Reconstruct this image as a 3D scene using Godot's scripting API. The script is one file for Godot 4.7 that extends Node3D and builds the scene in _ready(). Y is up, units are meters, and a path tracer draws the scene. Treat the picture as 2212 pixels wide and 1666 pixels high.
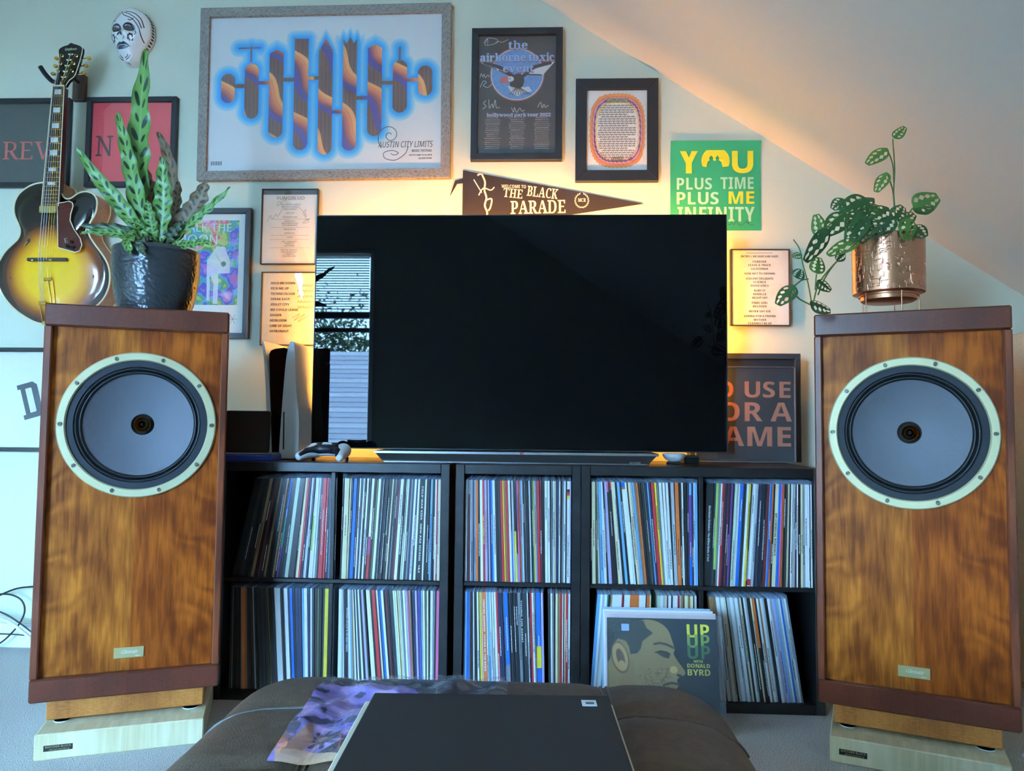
extends Node3D
# A music corner in an attic room: two speakers, record shelves, a television with a warm strip of light behind it, framed posters.

var M := {}          # materials by name
var used := {}       # how often a top-level name was given
var fonts := {}
var rng := RandomNumberGenerator.new()

func _ready():
	# --- camera, sky, sun, exposure -------------------------------------------------
	var cam := Camera3D.new()
	cam.name = "camera"
	cam.fov = 55.0
	cam.near = 0.05
	cam.far = 200.0
	cam.position = Vector3(0.0777, 0.8676, 2.80)
	cam.rotation = Vector3(0.0528, 0.0429, 0.0104)
	add_child(cam)
	cam.current = true
	var env := Environment.new()
	env.background_mode = Environment.BG_SKY
	var sky := Sky.new()
	var sm := ProceduralSkyMaterial.new()
	sm.sky_top_color = Color(0.48, 0.72, 0.94)
	sm.sky_horizon_color = Color(0.68, 0.86, 0.97)
	sm.ground_horizon_color = Color(0.50, 0.62, 0.75)
	sm.ground_bottom_color = Color(0.40, 0.46, 0.52)
	sm.sky_energy_multiplier = SKY
	sm.ground_energy_multiplier = SKY * 0.5
	sky.sky_material = sm
	env.sky = sky
	env.tonemap_mode = Environment.TONE_MAPPER_LINEAR
	env.tonemap_exposure = 1.35
	env.sdfgi_enabled = true
	env.ssao_enabled = true
	env.ssil_enabled = true
	var we := WorldEnvironment.new()
	we.name = "world"
	we.environment = env
	add_child(we)
	var sun := DirectionalLight3D.new()   # high behind the house: it reaches the neighbour's roof, not this room
	sun.name = "sun"
	sun.light_color = Color(1.0, 0.93, 0.84)
	sun.light_energy = 5.0
	sun.light_angular_distance = 0.5
	sun.shadow_enabled = true
	sun.rotation_degrees = Vector3(-48, 170, 0)
	add_child(sun)
	materials()
	room()
	outside()
	shelves()
	records()
	television()
	speakers()
	ottoman()
	shelf_top_things()
	pictures()
	guitar()
	plants()
	small_things()

const SKY := 7.6

# ------------------------------------------------------------------ naming
func numbered(called: String) -> String:
	var n: int = used.get(called, 0)
	used[called] = n + 1
	return called if n == 0 else "%s_%03d" % [called, n]

func tag(o: Node, label: String, category: String, group := "") -> Node:
	o.set_meta("label", label)
	o.set_meta("category", category)
	if group:
		o.set_meta("group", group)
	return o

func thing(called: String, label: String, category: String, at := Vector3.ZERO, turn := 0.0, group := "") -> Node3D:
	var o := Node3D.new()
	o.name = numbered(called)
	add_child(o)
	o.position = at
	o.rotation.y = turn
	tag(o, label, category, group)
	return o

func obj(called: String, st: SurfaceTool, m: Material, parent: Node = self, normals := true) -> MeshInstance3D:
	if normals:
		st.generate_normals()
	st.set_material(m)
	var o := MeshInstance3D.new()
	o.mesh = st.commit()
	o.name = numbered(called) if parent == self else called
	parent.add_child(o, true)
	return o

func inst(called: String, mesh: Mesh, m: Material, parent: Node) -> MeshInstance3D:
	var o := MeshInstance3D.new()
	o.mesh = mesh
	o.material_override = m
	o.name = numbered(called) if parent == self else called
	parent.add_child(o, true)
	return o

func struct(called: String, st: SurfaceTool, m: Material, label: String, parent: Node = self) -> MeshInstance3D:
	var o := obj(called, st, m, parent)
	if parent == self:
		o.set_meta("kind", "structure")
		tag(o, label, "room part")
	return o

# ------------------------------------------------------------------ shapes
func S() -> SurfaceTool:
	var st := SurfaceTool.new()
	st.begin(Mesh.PRIMITIVE_TRIANGLES)
	st.set_smooth_group(-1)
	return st

func tri(st: SurfaceTool, a: Vector3, b: Vector3, c: Vector3, out: Vector3) -> void:
	if (b - a).cross(c - a).dot(out) > 0.0:
		st.add_vertex(a); st.add_vertex(c); st.add_vertex(b)
	else:
		st.add_vertex(a); st.add_vertex(b); st.add_vertex(c)

func fan(st: SurfaceTool, p: Array, out: Vector3) -> void:
	for i in range(1, p.size() - 1):
		tri(st, p[0], p[i], p[i + 1], out)

# a quad with texture coordinates 0..1, its lower left corner first
func uvquad(st: SurfaceTool, a: Vector3, b: Vector3, c: Vector3, d: Vector3) -> void:
	var p := [a, b, c, d]
	var t := [Vector2(0, 1), Vector2(1, 1), Vector2(1, 0), Vector2(0, 0)]
	for i in [0, 2, 1, 0, 3, 2]:
		st.set_uv(t[i]); st.add_vertex(p[i])

# box, with a chamfer of b on all edges
func box(st: SurfaceTool, c: Vector3, s: Vector3, b := 0.0, r := Basis()) -> void:
	var h := s / 2.0
	st.set_smooth_group(-1)
	var t := Transform3D(r, c)
	if b <= 0.0:
		for ax in 3:
			for sg in [-1.0, 1.0]:
				var n := Vector3(); n[ax] = sg
				var u := Vector3(); u[(ax + 1) % 3] = h[(ax + 1) % 3]
				var v := Vector3(); v[(ax + 2) % 3] = h[(ax + 2) % 3]
				var o: Vector3 = n * h[ax]
				fan(st, [t * (o - u - v), t * (o + u - v), t * (o + u + v), t * (o - u + v)], r * n)
		return
	for ax in 3:
		var bx := (ax + 1) % 3
		var cx := (ax + 2) % 3
		for sg in [-1.0, 1.0]:
			var n := Vector3(); n[ax] = sg
			var u := Vector3(); u[bx] = h[bx] - b
			var v := Vector3(); v[cx] = h[cx] - b
			var o: Vector3 = n * h[ax]
			fan(st, [t * (o - u - v), t * (o + u - v), t * (o + u + v), t * (o - u + v)], r * n)
		for s1 in [-1.0, 1.0]:      # the edges along axis ax
			for s2 in [-1.0, 1.0]:
				var p := Vector3(); p[bx] = s1 * h[bx]; p[cx] = s2 * (h[cx] - b)
				var q := Vector3(); q[bx] = s1 * (h[bx] - b); q[cx] = s2 * h[cx]
				var w := Vector3(); w[ax] = h[ax] - b
				var n2 := Vector3(); n2[bx] = s1; n2[cx] = s2
				fan(st, [t * (p - w), t * (p + w), t * (q + w), t * (q - w)], r * n2)
	for x in [-1.0, 1.0]:
		for y in [-1.0, 1.0]:
			for z in [-1.0, 1.0]:
				tri(st, t * Vector3(x * h.x, y * (h.y - b), z * (h.z - b)), t * Vector3(x * (h.x - b), y * h.y, z * (h.z - b)), t * Vector3(x * (h.x - b), y * (h.y - b), z * h.z), r * Vector3(x, y, z))

# turned shape: profile of Vector2(radius, height), about the y axis of t; sharp bends of the profile stay sharp
func lathe(st: SurfaceTool, prof: Array, n := 48, t := Transform3D(), group := 0) -> void:
	var g := group
	for i in prof.size() - 1:
		var p: Vector2 = prof[i]
		var q: Vector2 = prof[i + 1]
		if i > 0:
			var e: Vector2 = p - prof[i - 1]
			if absf(e.angle_to(q - p)) > 0.6:
				g += 1
		st.set_smooth_group(g)
		var nm := Vector2(q.y - p.y, p.x - q.x)
		for k in n:
			var a := TAU * k / n
			var b := TAU * (k + 1) / n
			var ca := Vector3(cos(a), 0, sin(a))
			var cb := Vector3(cos(b), 0, sin(b))
			var out := t.basis * ((ca + cb) * 0.5 * nm.x + Vector3(0, nm.y, 0))
			var v0 := t * (ca * p.x + Vector3(0, p.y, 0))
			var v1 := t * (cb * p.x + Vector3(0, p.y, 0))
			var v2 := t * (cb * q.x + Vector3(0, q.y, 0))
			var v3 := t * (ca * q.x + Vector3(0, q.y, 0))
			if p.x > 1e-6:
				tri(st, v0, v1, v2, out)
			if q.x > 1e-6:
				tri(st, v0, v2, v3, out)

# a tube along points; r is one radius or one for each point
func tube(st: SurfaceTool, pts: Array, r, sides := 8, caps := true, group := 0, flat := 1.0) -> void:
	st.set_smooth_group(group)
	var rings := []
	var up := Vector3.UP
	for i in pts.size():
		var d: Vector3 = (pts[mini(i + 1, pts.size() - 1)] - pts[maxi(i - 1, 0)]).normalized()
		if i == 0:
			up = Vector3.UP if absf(d.y) < 0.9 else Vector3.BACK
		var x := up.cross(d).normalized()
		up = d.cross(x).normalized()
		var rr: float = r[i] if r is Array else r
		var ring := []
		for k in sides:
			var a := TAU * k / sides
			ring.append(pts[i] + x * cos(a) * rr + up * sin(a) * rr * flat)
		rings.append(ring)
	for i in pts.size() - 1:
		for k in sides:
			var k2 := (k + 1) % sides
			var a: Vector3 = rings[i][k]
			var b: Vector3 = rings[i][k2]
			var c: Vector3 = rings[i + 1][k2]
			var d: Vector3 = rings[i + 1][k]
			var out: Vector3 = (a + b + c + d) / 4.0 - (pts[i] + pts[i + 1]) / 2.0
			tri(st, a, b, c, out)
			tri(st, a, c, d, out)
	if caps:
		st.set_smooth_group(-1)
		fan(st, rings[0], pts[0] - pts[1])
		fan(st, rings[-1], pts[-1] - pts[-2])

# flat polygon given depth: from z0 (back) to z1 (front), front edge chamfered by b
func prism(st: SurfaceTool, poly: PackedVector2Array, z0: float, z1: float, t := Transform3D(), b := 0.0, smooth := false) -> void:
	var cw := Geometry2D.is_polygon_clockwise(poly)
	var front := poly
	if b > 0.0:
		var inner := Geometry2D.offset_polygon(poly, -b, Geometry2D.JOIN_MITER)
		if inner.size() == 1 and inner[0].size() == poly.size():
			front = inner[0]
			var best := 0
			for k in front.size():
				if front[k].distance_squared_to(poly[0]) < front[best].distance_squared_to(poly[0]):
					best = k
			var turned := PackedVector2Array()
			for k in front.size():
				turned.append(front[(best + k) % front.size()])
			front = turned
			if Geometry2D.is_polygon_clockwise(front) != cw:
				front.reverse()
				front.insert(0, front[front.size() - 1]); front.remove_at(front.size() - 1)
		else:
			b = 0.0
	st.set_smooth_group(-1)
	var ids := Geometry2D.triangulate_polygon(front)
	for i in range(0, ids.size(), 3):
		tri(st, t * Vector3(front[ids[i]].x, front[ids[i]].y, z1), t * Vector3(front[ids[i + 1]].x, front[ids[i + 1]].y, z1), t * Vector3(front[ids[i + 2]].x, front[ids[i + 2]].y, z1), t.basis * Vector3(0, 0, 1))
	ids = Geometry2D.triangulate_polygon(poly)
	for i in range(0, ids.size(), 3):
		tri(st, t * Vector3(poly[ids[i]].x, poly[ids[i]].y, z0), t * Vector3(poly[ids[i + 1]].x, poly[ids[i + 1]].y, z0), t * Vector3(poly[ids[i + 2]].x, poly[ids[i + 2]].y, z0), t.basis * Vector3(0, 0, -1))
	for i in poly.size():
		var j := (i + 1) % poly.size()
		var e := poly[j] - poly[i]
		var n := Vector3(-e.y, e.x, 0) if cw else Vector3(e.y, -e.x, 0)
		st.set_smooth_group(2 if smooth else -1)
		fan(st, [t * Vector3(poly[i].x, poly[i].y, z0), t * Vector3(poly[j].x, poly[j].y, z0), t * Vector3(poly[j].x, poly[j].y, z1 - b), t * Vector3(poly[i].x, poly[i].y, z1 - b)], t.basis * n)
		if b > 0.0:
			st.set_smooth_group(3 if smooth else -1)
			fan(st, [t * Vector3(poly[i].x, poly[i].y, z1 - b), t * Vector3(poly[j].x, poly[j].y, z1 - b), t * Vector3(front[j].x, front[j].y, z1), t * Vector3(front[i].x, front[i].y, z1)], t.basis * (n.normalized() + Vector3(0, 0, 1)))

# points of a smooth curve through p (open or closed)
func spline(p: Array, per := 6, closed := false) -> Array:
	var out := []
	var n := p.size()
	for i in (n if closed else n - 1):
		var a = p[(i - 1 + n) % n] if closed else p[maxi(i - 1, 0)]
		var b = p[i]
		var c = p[(i + 1) % n]
		var d = p[(i + 2) % n] if closed else p[mini(i + 2, n - 1)]
		for k in per:
			var t := float(k) / per
			out.append(0.5 * ((2.0 * b) + (c - a) * t + (2.0 * a - 5.0 * b + 4.0 * c - d) * t * t + (3.0 * b - a - 3.0 * c + d) * t * t * t))
	if not closed:
		out.append(p[n - 1])
	return out

func v2(a: Array) -> PackedVector2Array:
	var out := PackedVector2Array()
	for i in range(0, a.size(), 2):
		out.append(Vector2(a[i], a[i + 1]))
	return out

func v3(a: Array) -> Array:
	var out := []
	for i in range(0, a.size(), 3):
		out.append(Vector3(a[i], a[i + 1], a[i + 2]))
	return out

# letters as thin solid print; h is the height of a capital, wide (if given) the width the line is set to
func text(parent: Node, words: String, at: Vector3, h: float, m: Material, wide := 0.0, font := "bold", align := HORIZONTAL_ALIGNMENT_CENTER, turn := 0.0, spacing := 0.0, slant := 0.0, part := "lettering") -> MeshInstance3D:
	var t := TextMesh.new()
	t.text = words
	t.font = face(font)
	t.font_size = 32
	t.pixel_size = h / 0.714 / 32.0
	t.depth = 0.0003
	t.curve_step = 1.5
	t.horizontal_alignment = align
	t.vertical_alignment = VERTICAL_ALIGNMENT_CENTER
	if spacing != 0.0:
		t.line_spacing = spacing
	var o := MeshInstance3D.new()
	o.mesh = t
	o.material_override = m
	o.name = part
	parent.add_child(o, true)
	o.position = at
	var b := Basis()
	if wide > 0.0:
		var w := t.get_aabb().size.x
		if w > 0.0:
			b = b.scaled(Vector3(wide / w, 1, 1))
	if slant != 0.0:
		b = Basis(Vector3(1, 0, 0), Vector3(slant, 1, 0), Vector3(0, 0, 1)) * b
	o.basis = Basis(Vector3.BACK, turn) * b
	return o

func face(which: String) -> Font:
	if not fonts.has(which):
		var f := SystemFont.new()
		f.font_names = PackedStringArray(["Droid Serif" if which.begins_with("serif") else "Droid Sans Mono" if which == "mono" else "Droid Sans"])
		f.font_weight = 700 if which.contains("bold") else 400
		fonts[which] = f
	return fonts[which]

# a ribbon of ink lying on a print
func ink(st: SurfaceTool, pts: Array, w: float, z: float) -> void:
	for i in pts.size() - 1:
		var a: Vector2 = pts[i]
		var b: Vector2 = pts[i + 1]
		var n := (b - a).normalized().orthogonal() * w / 2.0
		fan(st, [Vector3(a.x - n.x, a.y - n.y, z), Vector3(b.x - n.x, b.y - n.y, z), Vector3(b.x + n.x, b.y + n.y, z), Vector3(a.x + n.x, a.y + n.y, z)], Vector3.BACK)

# ------------------------------------------------------------------ drawing on pictures
class Canvas:
	var w: int
	var h: int
	var d := PackedByteArray()
	func _init(wide: int, high: int, c: Color):
		w = wide; h = high
		d.resize(w * h * 4)
		for i in w * h:
			d[i * 4] = int(c.r * 255); d[i * 4 + 1] = int(c.g * 255); d[i * 4 + 2] = int(c.b * 255); d[i * 4 + 3] = 255
	func dot(x: int, y: int, c: Color, a := 1.0) -> void:
		if x < 0 or y < 0 or x >= w or y >= h or a <= 0.0:
			return
		a = minf(a, 1.0)
		var i := (y * w + x) * 4
		d[i] = int(lerpf(d[i], c.r * 255, a)); d[i + 1] = int(lerpf(d[i + 1], c.g * 255, a)); d[i + 2] = int(lerpf(d[i + 2], c.b * 255, a))
	func ellipse(x: float, y: float, rx: float, ry: float, c: Color, turn := 0.0) -> void:
		var r := maxf(rx, ry) + 1
		var cs := cos(turn)
		var sn := sin(turn)
		for j in range(int(y - r), int(y + r) + 2):
			for i in range(int(x - r), int(x + r) + 2):
				var dx := i - x
				var dy := j - y
				var e := sqrt(pow((dx * cs + dy * sn) / rx, 2) + pow((dy * cs - dx * sn) / ry, 2))
				dot(i, j, c, (1.0 - e) * minf(rx, ry) + 0.5)
	func line(p: Array, wide: float, c: Color) -> void:
		for k in p.size() - 1:
			var a: Vector2 = p[k]
			var b: Vector2 = p[k + 1]
			var r := wide / 2.0 + 1.0
			for j in range(int(minf(a.y, b.y) - r), int(maxf(a.y, b.y) + r) + 2):
				for i in range(int(minf(a.x, b.x) - r), int(maxf(a.x, b.x) + r) + 2):
					var q := Geometry2D.get_closest_point_to_segment(Vector2(i, j), a, b)
					dot(i, j, c, wide / 2.0 - q.distance_to(Vector2(i, j)) + 0.5)
	func poly(p: PackedVector2Array, c: Color) -> void:
		var lo := p[0]
		var hi := p[0]
		for q in p:
			lo = lo.min(q); hi = hi.max(q)
		for j in range(int(lo.y), int(hi.y) + 2):
			for i in range(int(lo.x), int(hi.x) + 2):
				if Geometry2D.is_point_in_polygon(Vector2(i + 0.25, j + 0.25), p):
					dot(i, j, c, 0.5)
				if Geometry2D.is_point_in_polygon(Vector2(i - 0.25, j - 0.25), p):
					dot(i, j, c, 0.75)
	func texture() -> ImageTexture:
		return ImageTexture.create_from_image(Image.create_from_data(w, h, false, Image.FORMAT_RGBA8, d))

# ------------------------------------------------------------------ materials
func mat(c: Color, rough := 0.6, metal := 0.0) -> StandardMaterial3D:
	var m := StandardMaterial3D.new()
	m.albedo_color = c
	m.roughness = rough
	m.metallic = metal
	return m

func rgb8(r: int, g: int, b: int) -> Color:
	return Color(r / 255.0, g / 255.0, b / 255.0)

func noise_tex(freq: float, ramp: Array, seed_ := 1, octaves := 4, size := 512, kind := FastNoiseLite.TYPE_SIMPLEX_SMOOTH, bump := false, strength := 4.0) -> NoiseTexture2D:
	var n := FastNoiseLite.new()
	n.seed = seed_
	n.noise_type = kind
	n.frequency = freq
	n.fractal_octaves = octaves
	var t := NoiseTexture2D.new()
	t.width = size; t.height = size
	t.seamless = true
	t.noise = n
	if bump:
		t.as_normal_map = true
		t.bump_strength = strength
	elif ramp.size():
		var g := Gradient.new()
		var off := PackedFloat32Array()
		var col := PackedColorArray()
		for i in ramp.size():
			off.append(float(i) / (ramp.size() - 1)); col.append(ramp[i])
		g.offsets = off; g.colors = col
		t.color_ramp = g
	return t

# wood whose grain runs along the texture's height, from a light and a dark tone
func wood_tex(w: int, h: int, lo: Color, hi: Color, seed_: int, stretch := 14.0, flame := 0.0) -> ImageTexture:
	var n := FastNoiseLite.new(); n.seed = seed_; n.frequency = 0.035; n.fractal_octaves = 3
	var f := FastNoiseLite.new(); f.seed = seed_ + 7; f.frequency = 0.011; f.fractal_octaves = 2
	var c := Canvas.new(w, h, lo)
	for y in h:
		for x in w:
			var v := n.get_noise_2d(x * 2.2, y * 2.2 / stretch) * 0.45 + f.get_noise_2d(x * 1.2, y * 0.5) * 0.5
			var fine := n.get_noise_2d(x * 9.0, y * 0.35) * 0.22
			if flame > 0.0:
				var side := absf(x / float(w) - 0.5) * 2.0
				v += flame * sin((y * 0.62 - side * 95.0 + f.get_noise_2d(y * 0.8, x * 0.8) * 40.0) * 0.15) * clampf(side * 1.7 - 0.55, 0.0, 1.0) * (0.55 + 0.45 * f.get_noise_2d(x * 3.0, y * 3.0))
			var k := clampf(0.5 + v + fine, 0.0, 1.0)
			var q := lo.lerp(hi, k)
			var i := (y * w + x) * 4
			c.d[i] = int(q.r * 255); c.d[i + 1] = int(q.g * 255); c.d[i + 2] = int(q.b * 255)
	return c.texture()

func planar(m: StandardMaterial3D, s: Vector3) -> StandardMaterial3D:
	m.uv1_triplanar = true
	m.uv1_scale = s
	return m

func print_mat(t: Texture2D, rough := 0.7) -> StandardMaterial3D:
	var m := mat(Color.WHITE, rough)
	m.albedo_texture = t
	m.texture_repeat = false
	return m

func materials() -> void:
	var peel := noise_tex(0.02, [], 3, 4, 256, FastNoiseLite.TYPE_SIMPLEX_SMOOTH, true, 2.0)
	M.wall = planar(mat(rgb8(212, 214, 194), 0.85), Vector3(3, 3, 3))
	M.wall.normal_enabled = true; M.wall.normal_texture = peel; M.wall.normal_scale = 0.12
	M.ceiling = planar(mat(rgb8(228, 222, 212), 0.9), Vector3(3, 3, 3))
	M.ceiling.normal_enabled = true; M.ceiling.normal_texture = peel; M.ceiling.normal_scale = 0.12
	M.trim = mat(rgb8(232, 232, 228), 0.45)
	M.carpet = planar(mat(Color.WHITE, 0.95), Vector3(5.0, 5.0, 5.0))
	M.carpet.albedo_texture = noise_tex(0.11, [rgb8(92, 84, 78), rgb8(130, 121, 114), rgb8(198, 188, 178), rgb8(222, 214, 206), rgb8(244, 240, 234)], 11, 3, 512)
	M.carpet.normal_enabled = true; M.carpet.normal_texture = noise_tex(0.11, [], 11, 3, 512, FastNoiseLite.TYPE_SIMPLEX_SMOOTH, true, 10.0); M.carpet.normal_scale = 0.3
	M.carpet.rim_enabled = true; M.carpet.rim = 0.3
	M.shelf = planar(mat(Color.WHITE, 0.38), Vector3(1.6, 1.6, 9.0))
	M.shelf.albedo_texture = noise_tex(0.03, [rgb8(18, 16, 17), rgb8(30, 27, 28), rgb8(44, 40, 40)], 5, 4, 256)
	M.black = mat(rgb8(16, 16, 18), 0.45)
	M.matte_black = mat(rgb8(20, 20, 22), 0.85)
	M.frame_black = planar(mat(rgb8(26, 25, 27), 0.42), Vector3(4, 4, 4))
	M.frame_black.normal_enabled = true; M.frame_black.normal_texture = peel; M.frame_black.normal_scale = 0.15
	M.glossy_black = mat(rgb8(8, 8, 10), 0.06)
	M.tv_screen = mat(rgb8(4, 4, 7), 0.015); M.tv_screen.metallic_specular = 0.32
	M.white_plastic = mat(rgb8(226, 228, 230), 0.38)
	M.white = mat(rgb8(236, 236, 234), 0.7)
	M.paper = planar(mat(rgb8(238, 234, 226), 0.75), Vector3(5, 5, 5))
	M.paper.normal_enabled = true; M.paper.normal_texture = noise_tex(0.012, [], 21, 3, 256, FastNoiseLite.TYPE_SIMPLEX_SMOOTH, true, 6.0); M.paper.normal_scale = 0.35
	M.chrome = mat(rgb8(205, 208, 212), 0.14, 1.0)
	M.silver = mat(rgb8(170, 175, 182), 0.32, 1.0)
	M.gold = mat(rgb8(214, 170, 84), 0.22, 1.0)
	M.brass = mat(rgb8(196, 178, 128), 0.42, 0.75)
	M.ink_black = mat(rgb8(22, 22, 24), 0.8)
	M.ink_white = mat(rgb8(232, 230, 226), 0.8)
	M.glass = mat(Color(0.9, 0.95, 0.95, 0.03), 0.02)
	M.glass.transparency = BaseMaterial3D.TRANSPARENCY_ALPHA
	M.maple = planar(mat(Color.WHITE, 0.5), Vector3(2.2, 2.2, 2.2))
	M.maple.albedo_texture = wood_tex(256, 256, rgb8(206, 184, 140), rgb8(232, 214, 176), 31, 16.0)
	M.barn = planar(mat(Color.WHITE, 0.7), Vector3(3.0, 12.0, 3.0))
	M.barn.albedo_texture = noise_tex(0.02, [rgb8(84, 76, 70), rgb8(122, 112, 103), rgb8(150, 140, 130), rgb8(108, 98, 90), rgb8(166, 157, 147)], 41, 5, 512)
	M.barn_up = M.barn.duplicate(); M.barn_up.uv1_scale = Vector3(12.0, 3.0, 3.0)

func room() -> void:
	var st := S(); box(st, Vector3(-0.4, -0.06, 2.3), Vector3(6.4, 0.12, 5.0))
	struct("floor", st, M.carpet, "speckled grey cut pile carpet covering the whole floor")
	st = S(); box(st, Vector3(-0.4, 1.55, -0.06), Vector3(6.4, 3.3, 0.12))
	struct("wall_back", st, M.wall, "pale painted wall behind the television, hung with frames")
	st = S(); box(st, Vector3(-0.4, 0.045, 0.008), Vector3(6.2, 0.09, 0.016), 0.004)
	struct("baseboard_back", st, M.trim, "white baseboard along the foot of the pale wall")
	# the roof slope comes down to a knee wall on the right
	st = S()
	var dir := Vector2(1.0, -0.641).normalized()
	var a := Vector2(0.048, 2.519) - dir * 1.0
	prism(st, v2([a.x, a.y, 2.75, 0.787, 2.75, 0.95, a.x + 0.06, a.y + 0.12]), -0.1, 4.7)
	struct("ceiling_slope", st, M.ceiling, "sloped plaster ceiling coming down over the copper pot")
	st = S(); box(st, Vector3((a.x - 3.5) / 2.0, a.y + 0.06, 2.3), Vector3(a.x + 3.5, 0.12, 4.9))
	struct("ceiling", st, M.ceiling, "flat plaster ceiling above the slope")
	st = S(); box(st, Vector3(2.66, 0.45, 2.3), Vector3(0.12, 0.95, 4.9))
	struct("wall_right", st, M.wall, "low knee wall under the sloped ceiling")
	st = S()
	wall_with_hole(st, 2, 4.66, -3.5, 2.75, -2.56, -1.54, 0.35, 2.52)
	struct("wall_rear", st, M.wall, "painted wall behind the camera with a tall window")
	st = S()
	wall_with_hole(st, 0, -3.46, -0.1, 4.7, 2.55, 3.15, 0.30, 1.15)
	struct("wall_left", st, M.wall, "painted side wall with a low window")
	# the tall double-hung window with a half raised blind
	var w := Node3D.new(); w.name = "window_1"; add_child(w); w.position = Vector3(-2.05, 0, 4.64)
	w.set_meta("kind", "structure"); tag(w, "tall white double-hung window behind the camera", "window")
	st = S()
	for x in [-0.49, 0.49]:
		box(st, Vector3(x, 1.435, 0), Vector3(0.05, 2.17, 0.12), 0.006)
	for y in [0.37, 2.50]:
		box(st, Vector3(0, y, 0), Vector3(1.02, 0.05, 0.12), 0.006)
	obj("frame", st, M.trim, w)
	st = S(); box(st, Vector3(0, 1.90, 0), Vector3(0.95, 0.06, 0.07), 0.006); obj("meeting_rail", st, M.matte_black, w)
	st = S(); box(st, Vector3(0, 1.76, 0.02), Vector3(0.95, 0.04, 0.04), 0.006); obj("rail", st, M.matte_black, w)
	for y in [[1.93, 2.48], [0.39, 1.87]]:
		st = S(); box(st, Vector3(0, (y[0] + y[1]) / 2, 0.03), Vector3(0.94, y[1] - y[0], 0.004)); obj("pane", st, M.glass, w)
	var bl := thing("window_blind", "white slatted blind raised to half of the tall window", "blind", Vector3(-2.05, 1.95, 4.57))
	for i in 22:
		st = S(); box(st, Vector3(0, i * 0.0245, 0), Vector3(0.92, 0.0025, 0.022), 0.0, Basis(Vector3.RIGHT, 0.25)); obj("slat", st, M.trim, bl)
	st = S(); box(st, Vector3(0, 0.55, 0), Vector3(0.94, 0.035, 0.04), 0.004); obj("head_rail", st, M.trim, bl)
	w = Node3D.new(); w.name = "window_2"; add_child(w); w.position = Vector3(-3.46, 0, 2.85)
	w.set_meta("kind", "structure"); tag(w, "low white side window near the corner", "window")
	st = S()
	for z in [-0.285, 0.285]:
		box(st, Vector3(0, 0.725, z), Vector3(0.11, 0.85, 0.03), 0.006)
	for y in [0.315, 1.135]:
		box(st, Vector3(0, y, 0), Vector3(0.11, 0.03, 0.6), 0.006)
	obj("frame", st, M.trim, w)
	st = S(); box(st, Vector3(0, 0.725, 0), Vector3(0.004, 0.80, 0.56)); obj("pane", st, M.glass, w)

# a wall across axis ax (0: x, 2: z) at the place p, from u0 to u1, with an opening
func wall_with_hole(st: SurfaceTool, ax: int, p: float, u0: float, u1: float, h0: float, h1: float, y0: float, y1: float) -> void:
	for q in [[u0, h0, 0.0, 3.25], [h1, u1, 0.0, 3.25], [h0, h1, 0.0, y0], [h0, h1, y1, 3.25]]:
		var c := Vector3((q[0] + q[1]) / 2, (q[2] + q[3]) / 2, p)
		var s := Vector3(q[1] - q[0], q[3] - q[2], 0.12)
		if ax == 0:
			c = Vector3(p, c.y, c.x); s = Vector3(0.12, s.y, s.x)
		box(st, c, s)

# what the tall window looks out on: it shows in the television and in the glass of the frames
func outside() -> void:
	var r := thing("neighbour_roof", "shingled roof of the neighbouring house seen only as a reflection in the television", "roof", Vector3(-6.0, 0, 14.0))
	var wood := mat(rgb8(176, 168, 172), 0.8)
	var wood2 := mat(rgb8(190, 182, 184), 0.8)
	for i in 22:
		var st := S()
		var t := i / 22.0
		box(st, Vector3(0.05 * sin(i * 2.1), 0.05 + 2.75 * t, 3.0 * t), Vector3(7.6, 0.036, 0.20), 0.004, Basis(Vector3.RIGHT, -0.62))
		obj("shingle_course", st, wood if i % 3 else wood2, r)
	var st2 := S(); box(st2, Vector3(0, 1.32, 1.62), Vector3(7.4, 0.05, 4.2), 0.0, Basis(Vector3.RIGHT, -0.742)); obj("roof_deck", st2, M.matte_black, r)
	st2 = S(); box(st2, Vector3(0, -1.6, 1.9), Vector3(7.0, 3.2, 3.2)); obj("house_wall", st2, M.trim, r)
	var tr := thing("tree", "leafy tree beyond the neighbouring roof seen only as a reflection", "tree", Vector3(-7.2, -3.2, 21.0))
	st2 = S(); tube(st2, [Vector3.ZERO, Vector3(0.1, 3.0, 0), Vector3(0, 6.0, 0)], [0.22, 0.16, 0.06], 8); obj("trunk", st2, mat(rgb8(70, 58, 48), 0.9), tr)
	rng.seed = 77
	st2 = S()
	for k in 2600:
		var v := Vector3(rng.randfn(), rng.randfn() * 0.75, rng.randfn()) * Vector3(0.85, 0.95, 0.6)
		v.x += 0.9 if v.y < 0.2 else 0.3
		var c := Vector3(v.x, 6.55 + v.y, v.z)
		var u := Vector3(rng.randf() - 0.5, rng.randf() - 0.5, rng.randf() - 0.5).normalized() * 0.09
		var q := u.cross(Vector3(rng.randf(), 1, rng.randf())).normalized() * 0.05
		fan(st2, [c - u, c + q, c + u, c - q], Vector3(0, 0, -1))
	var lf := obj("foliage", st2, mat(rgb8(74, 96, 56), 0.6), tr); lf.set_meta("kind", "stuff")

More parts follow.
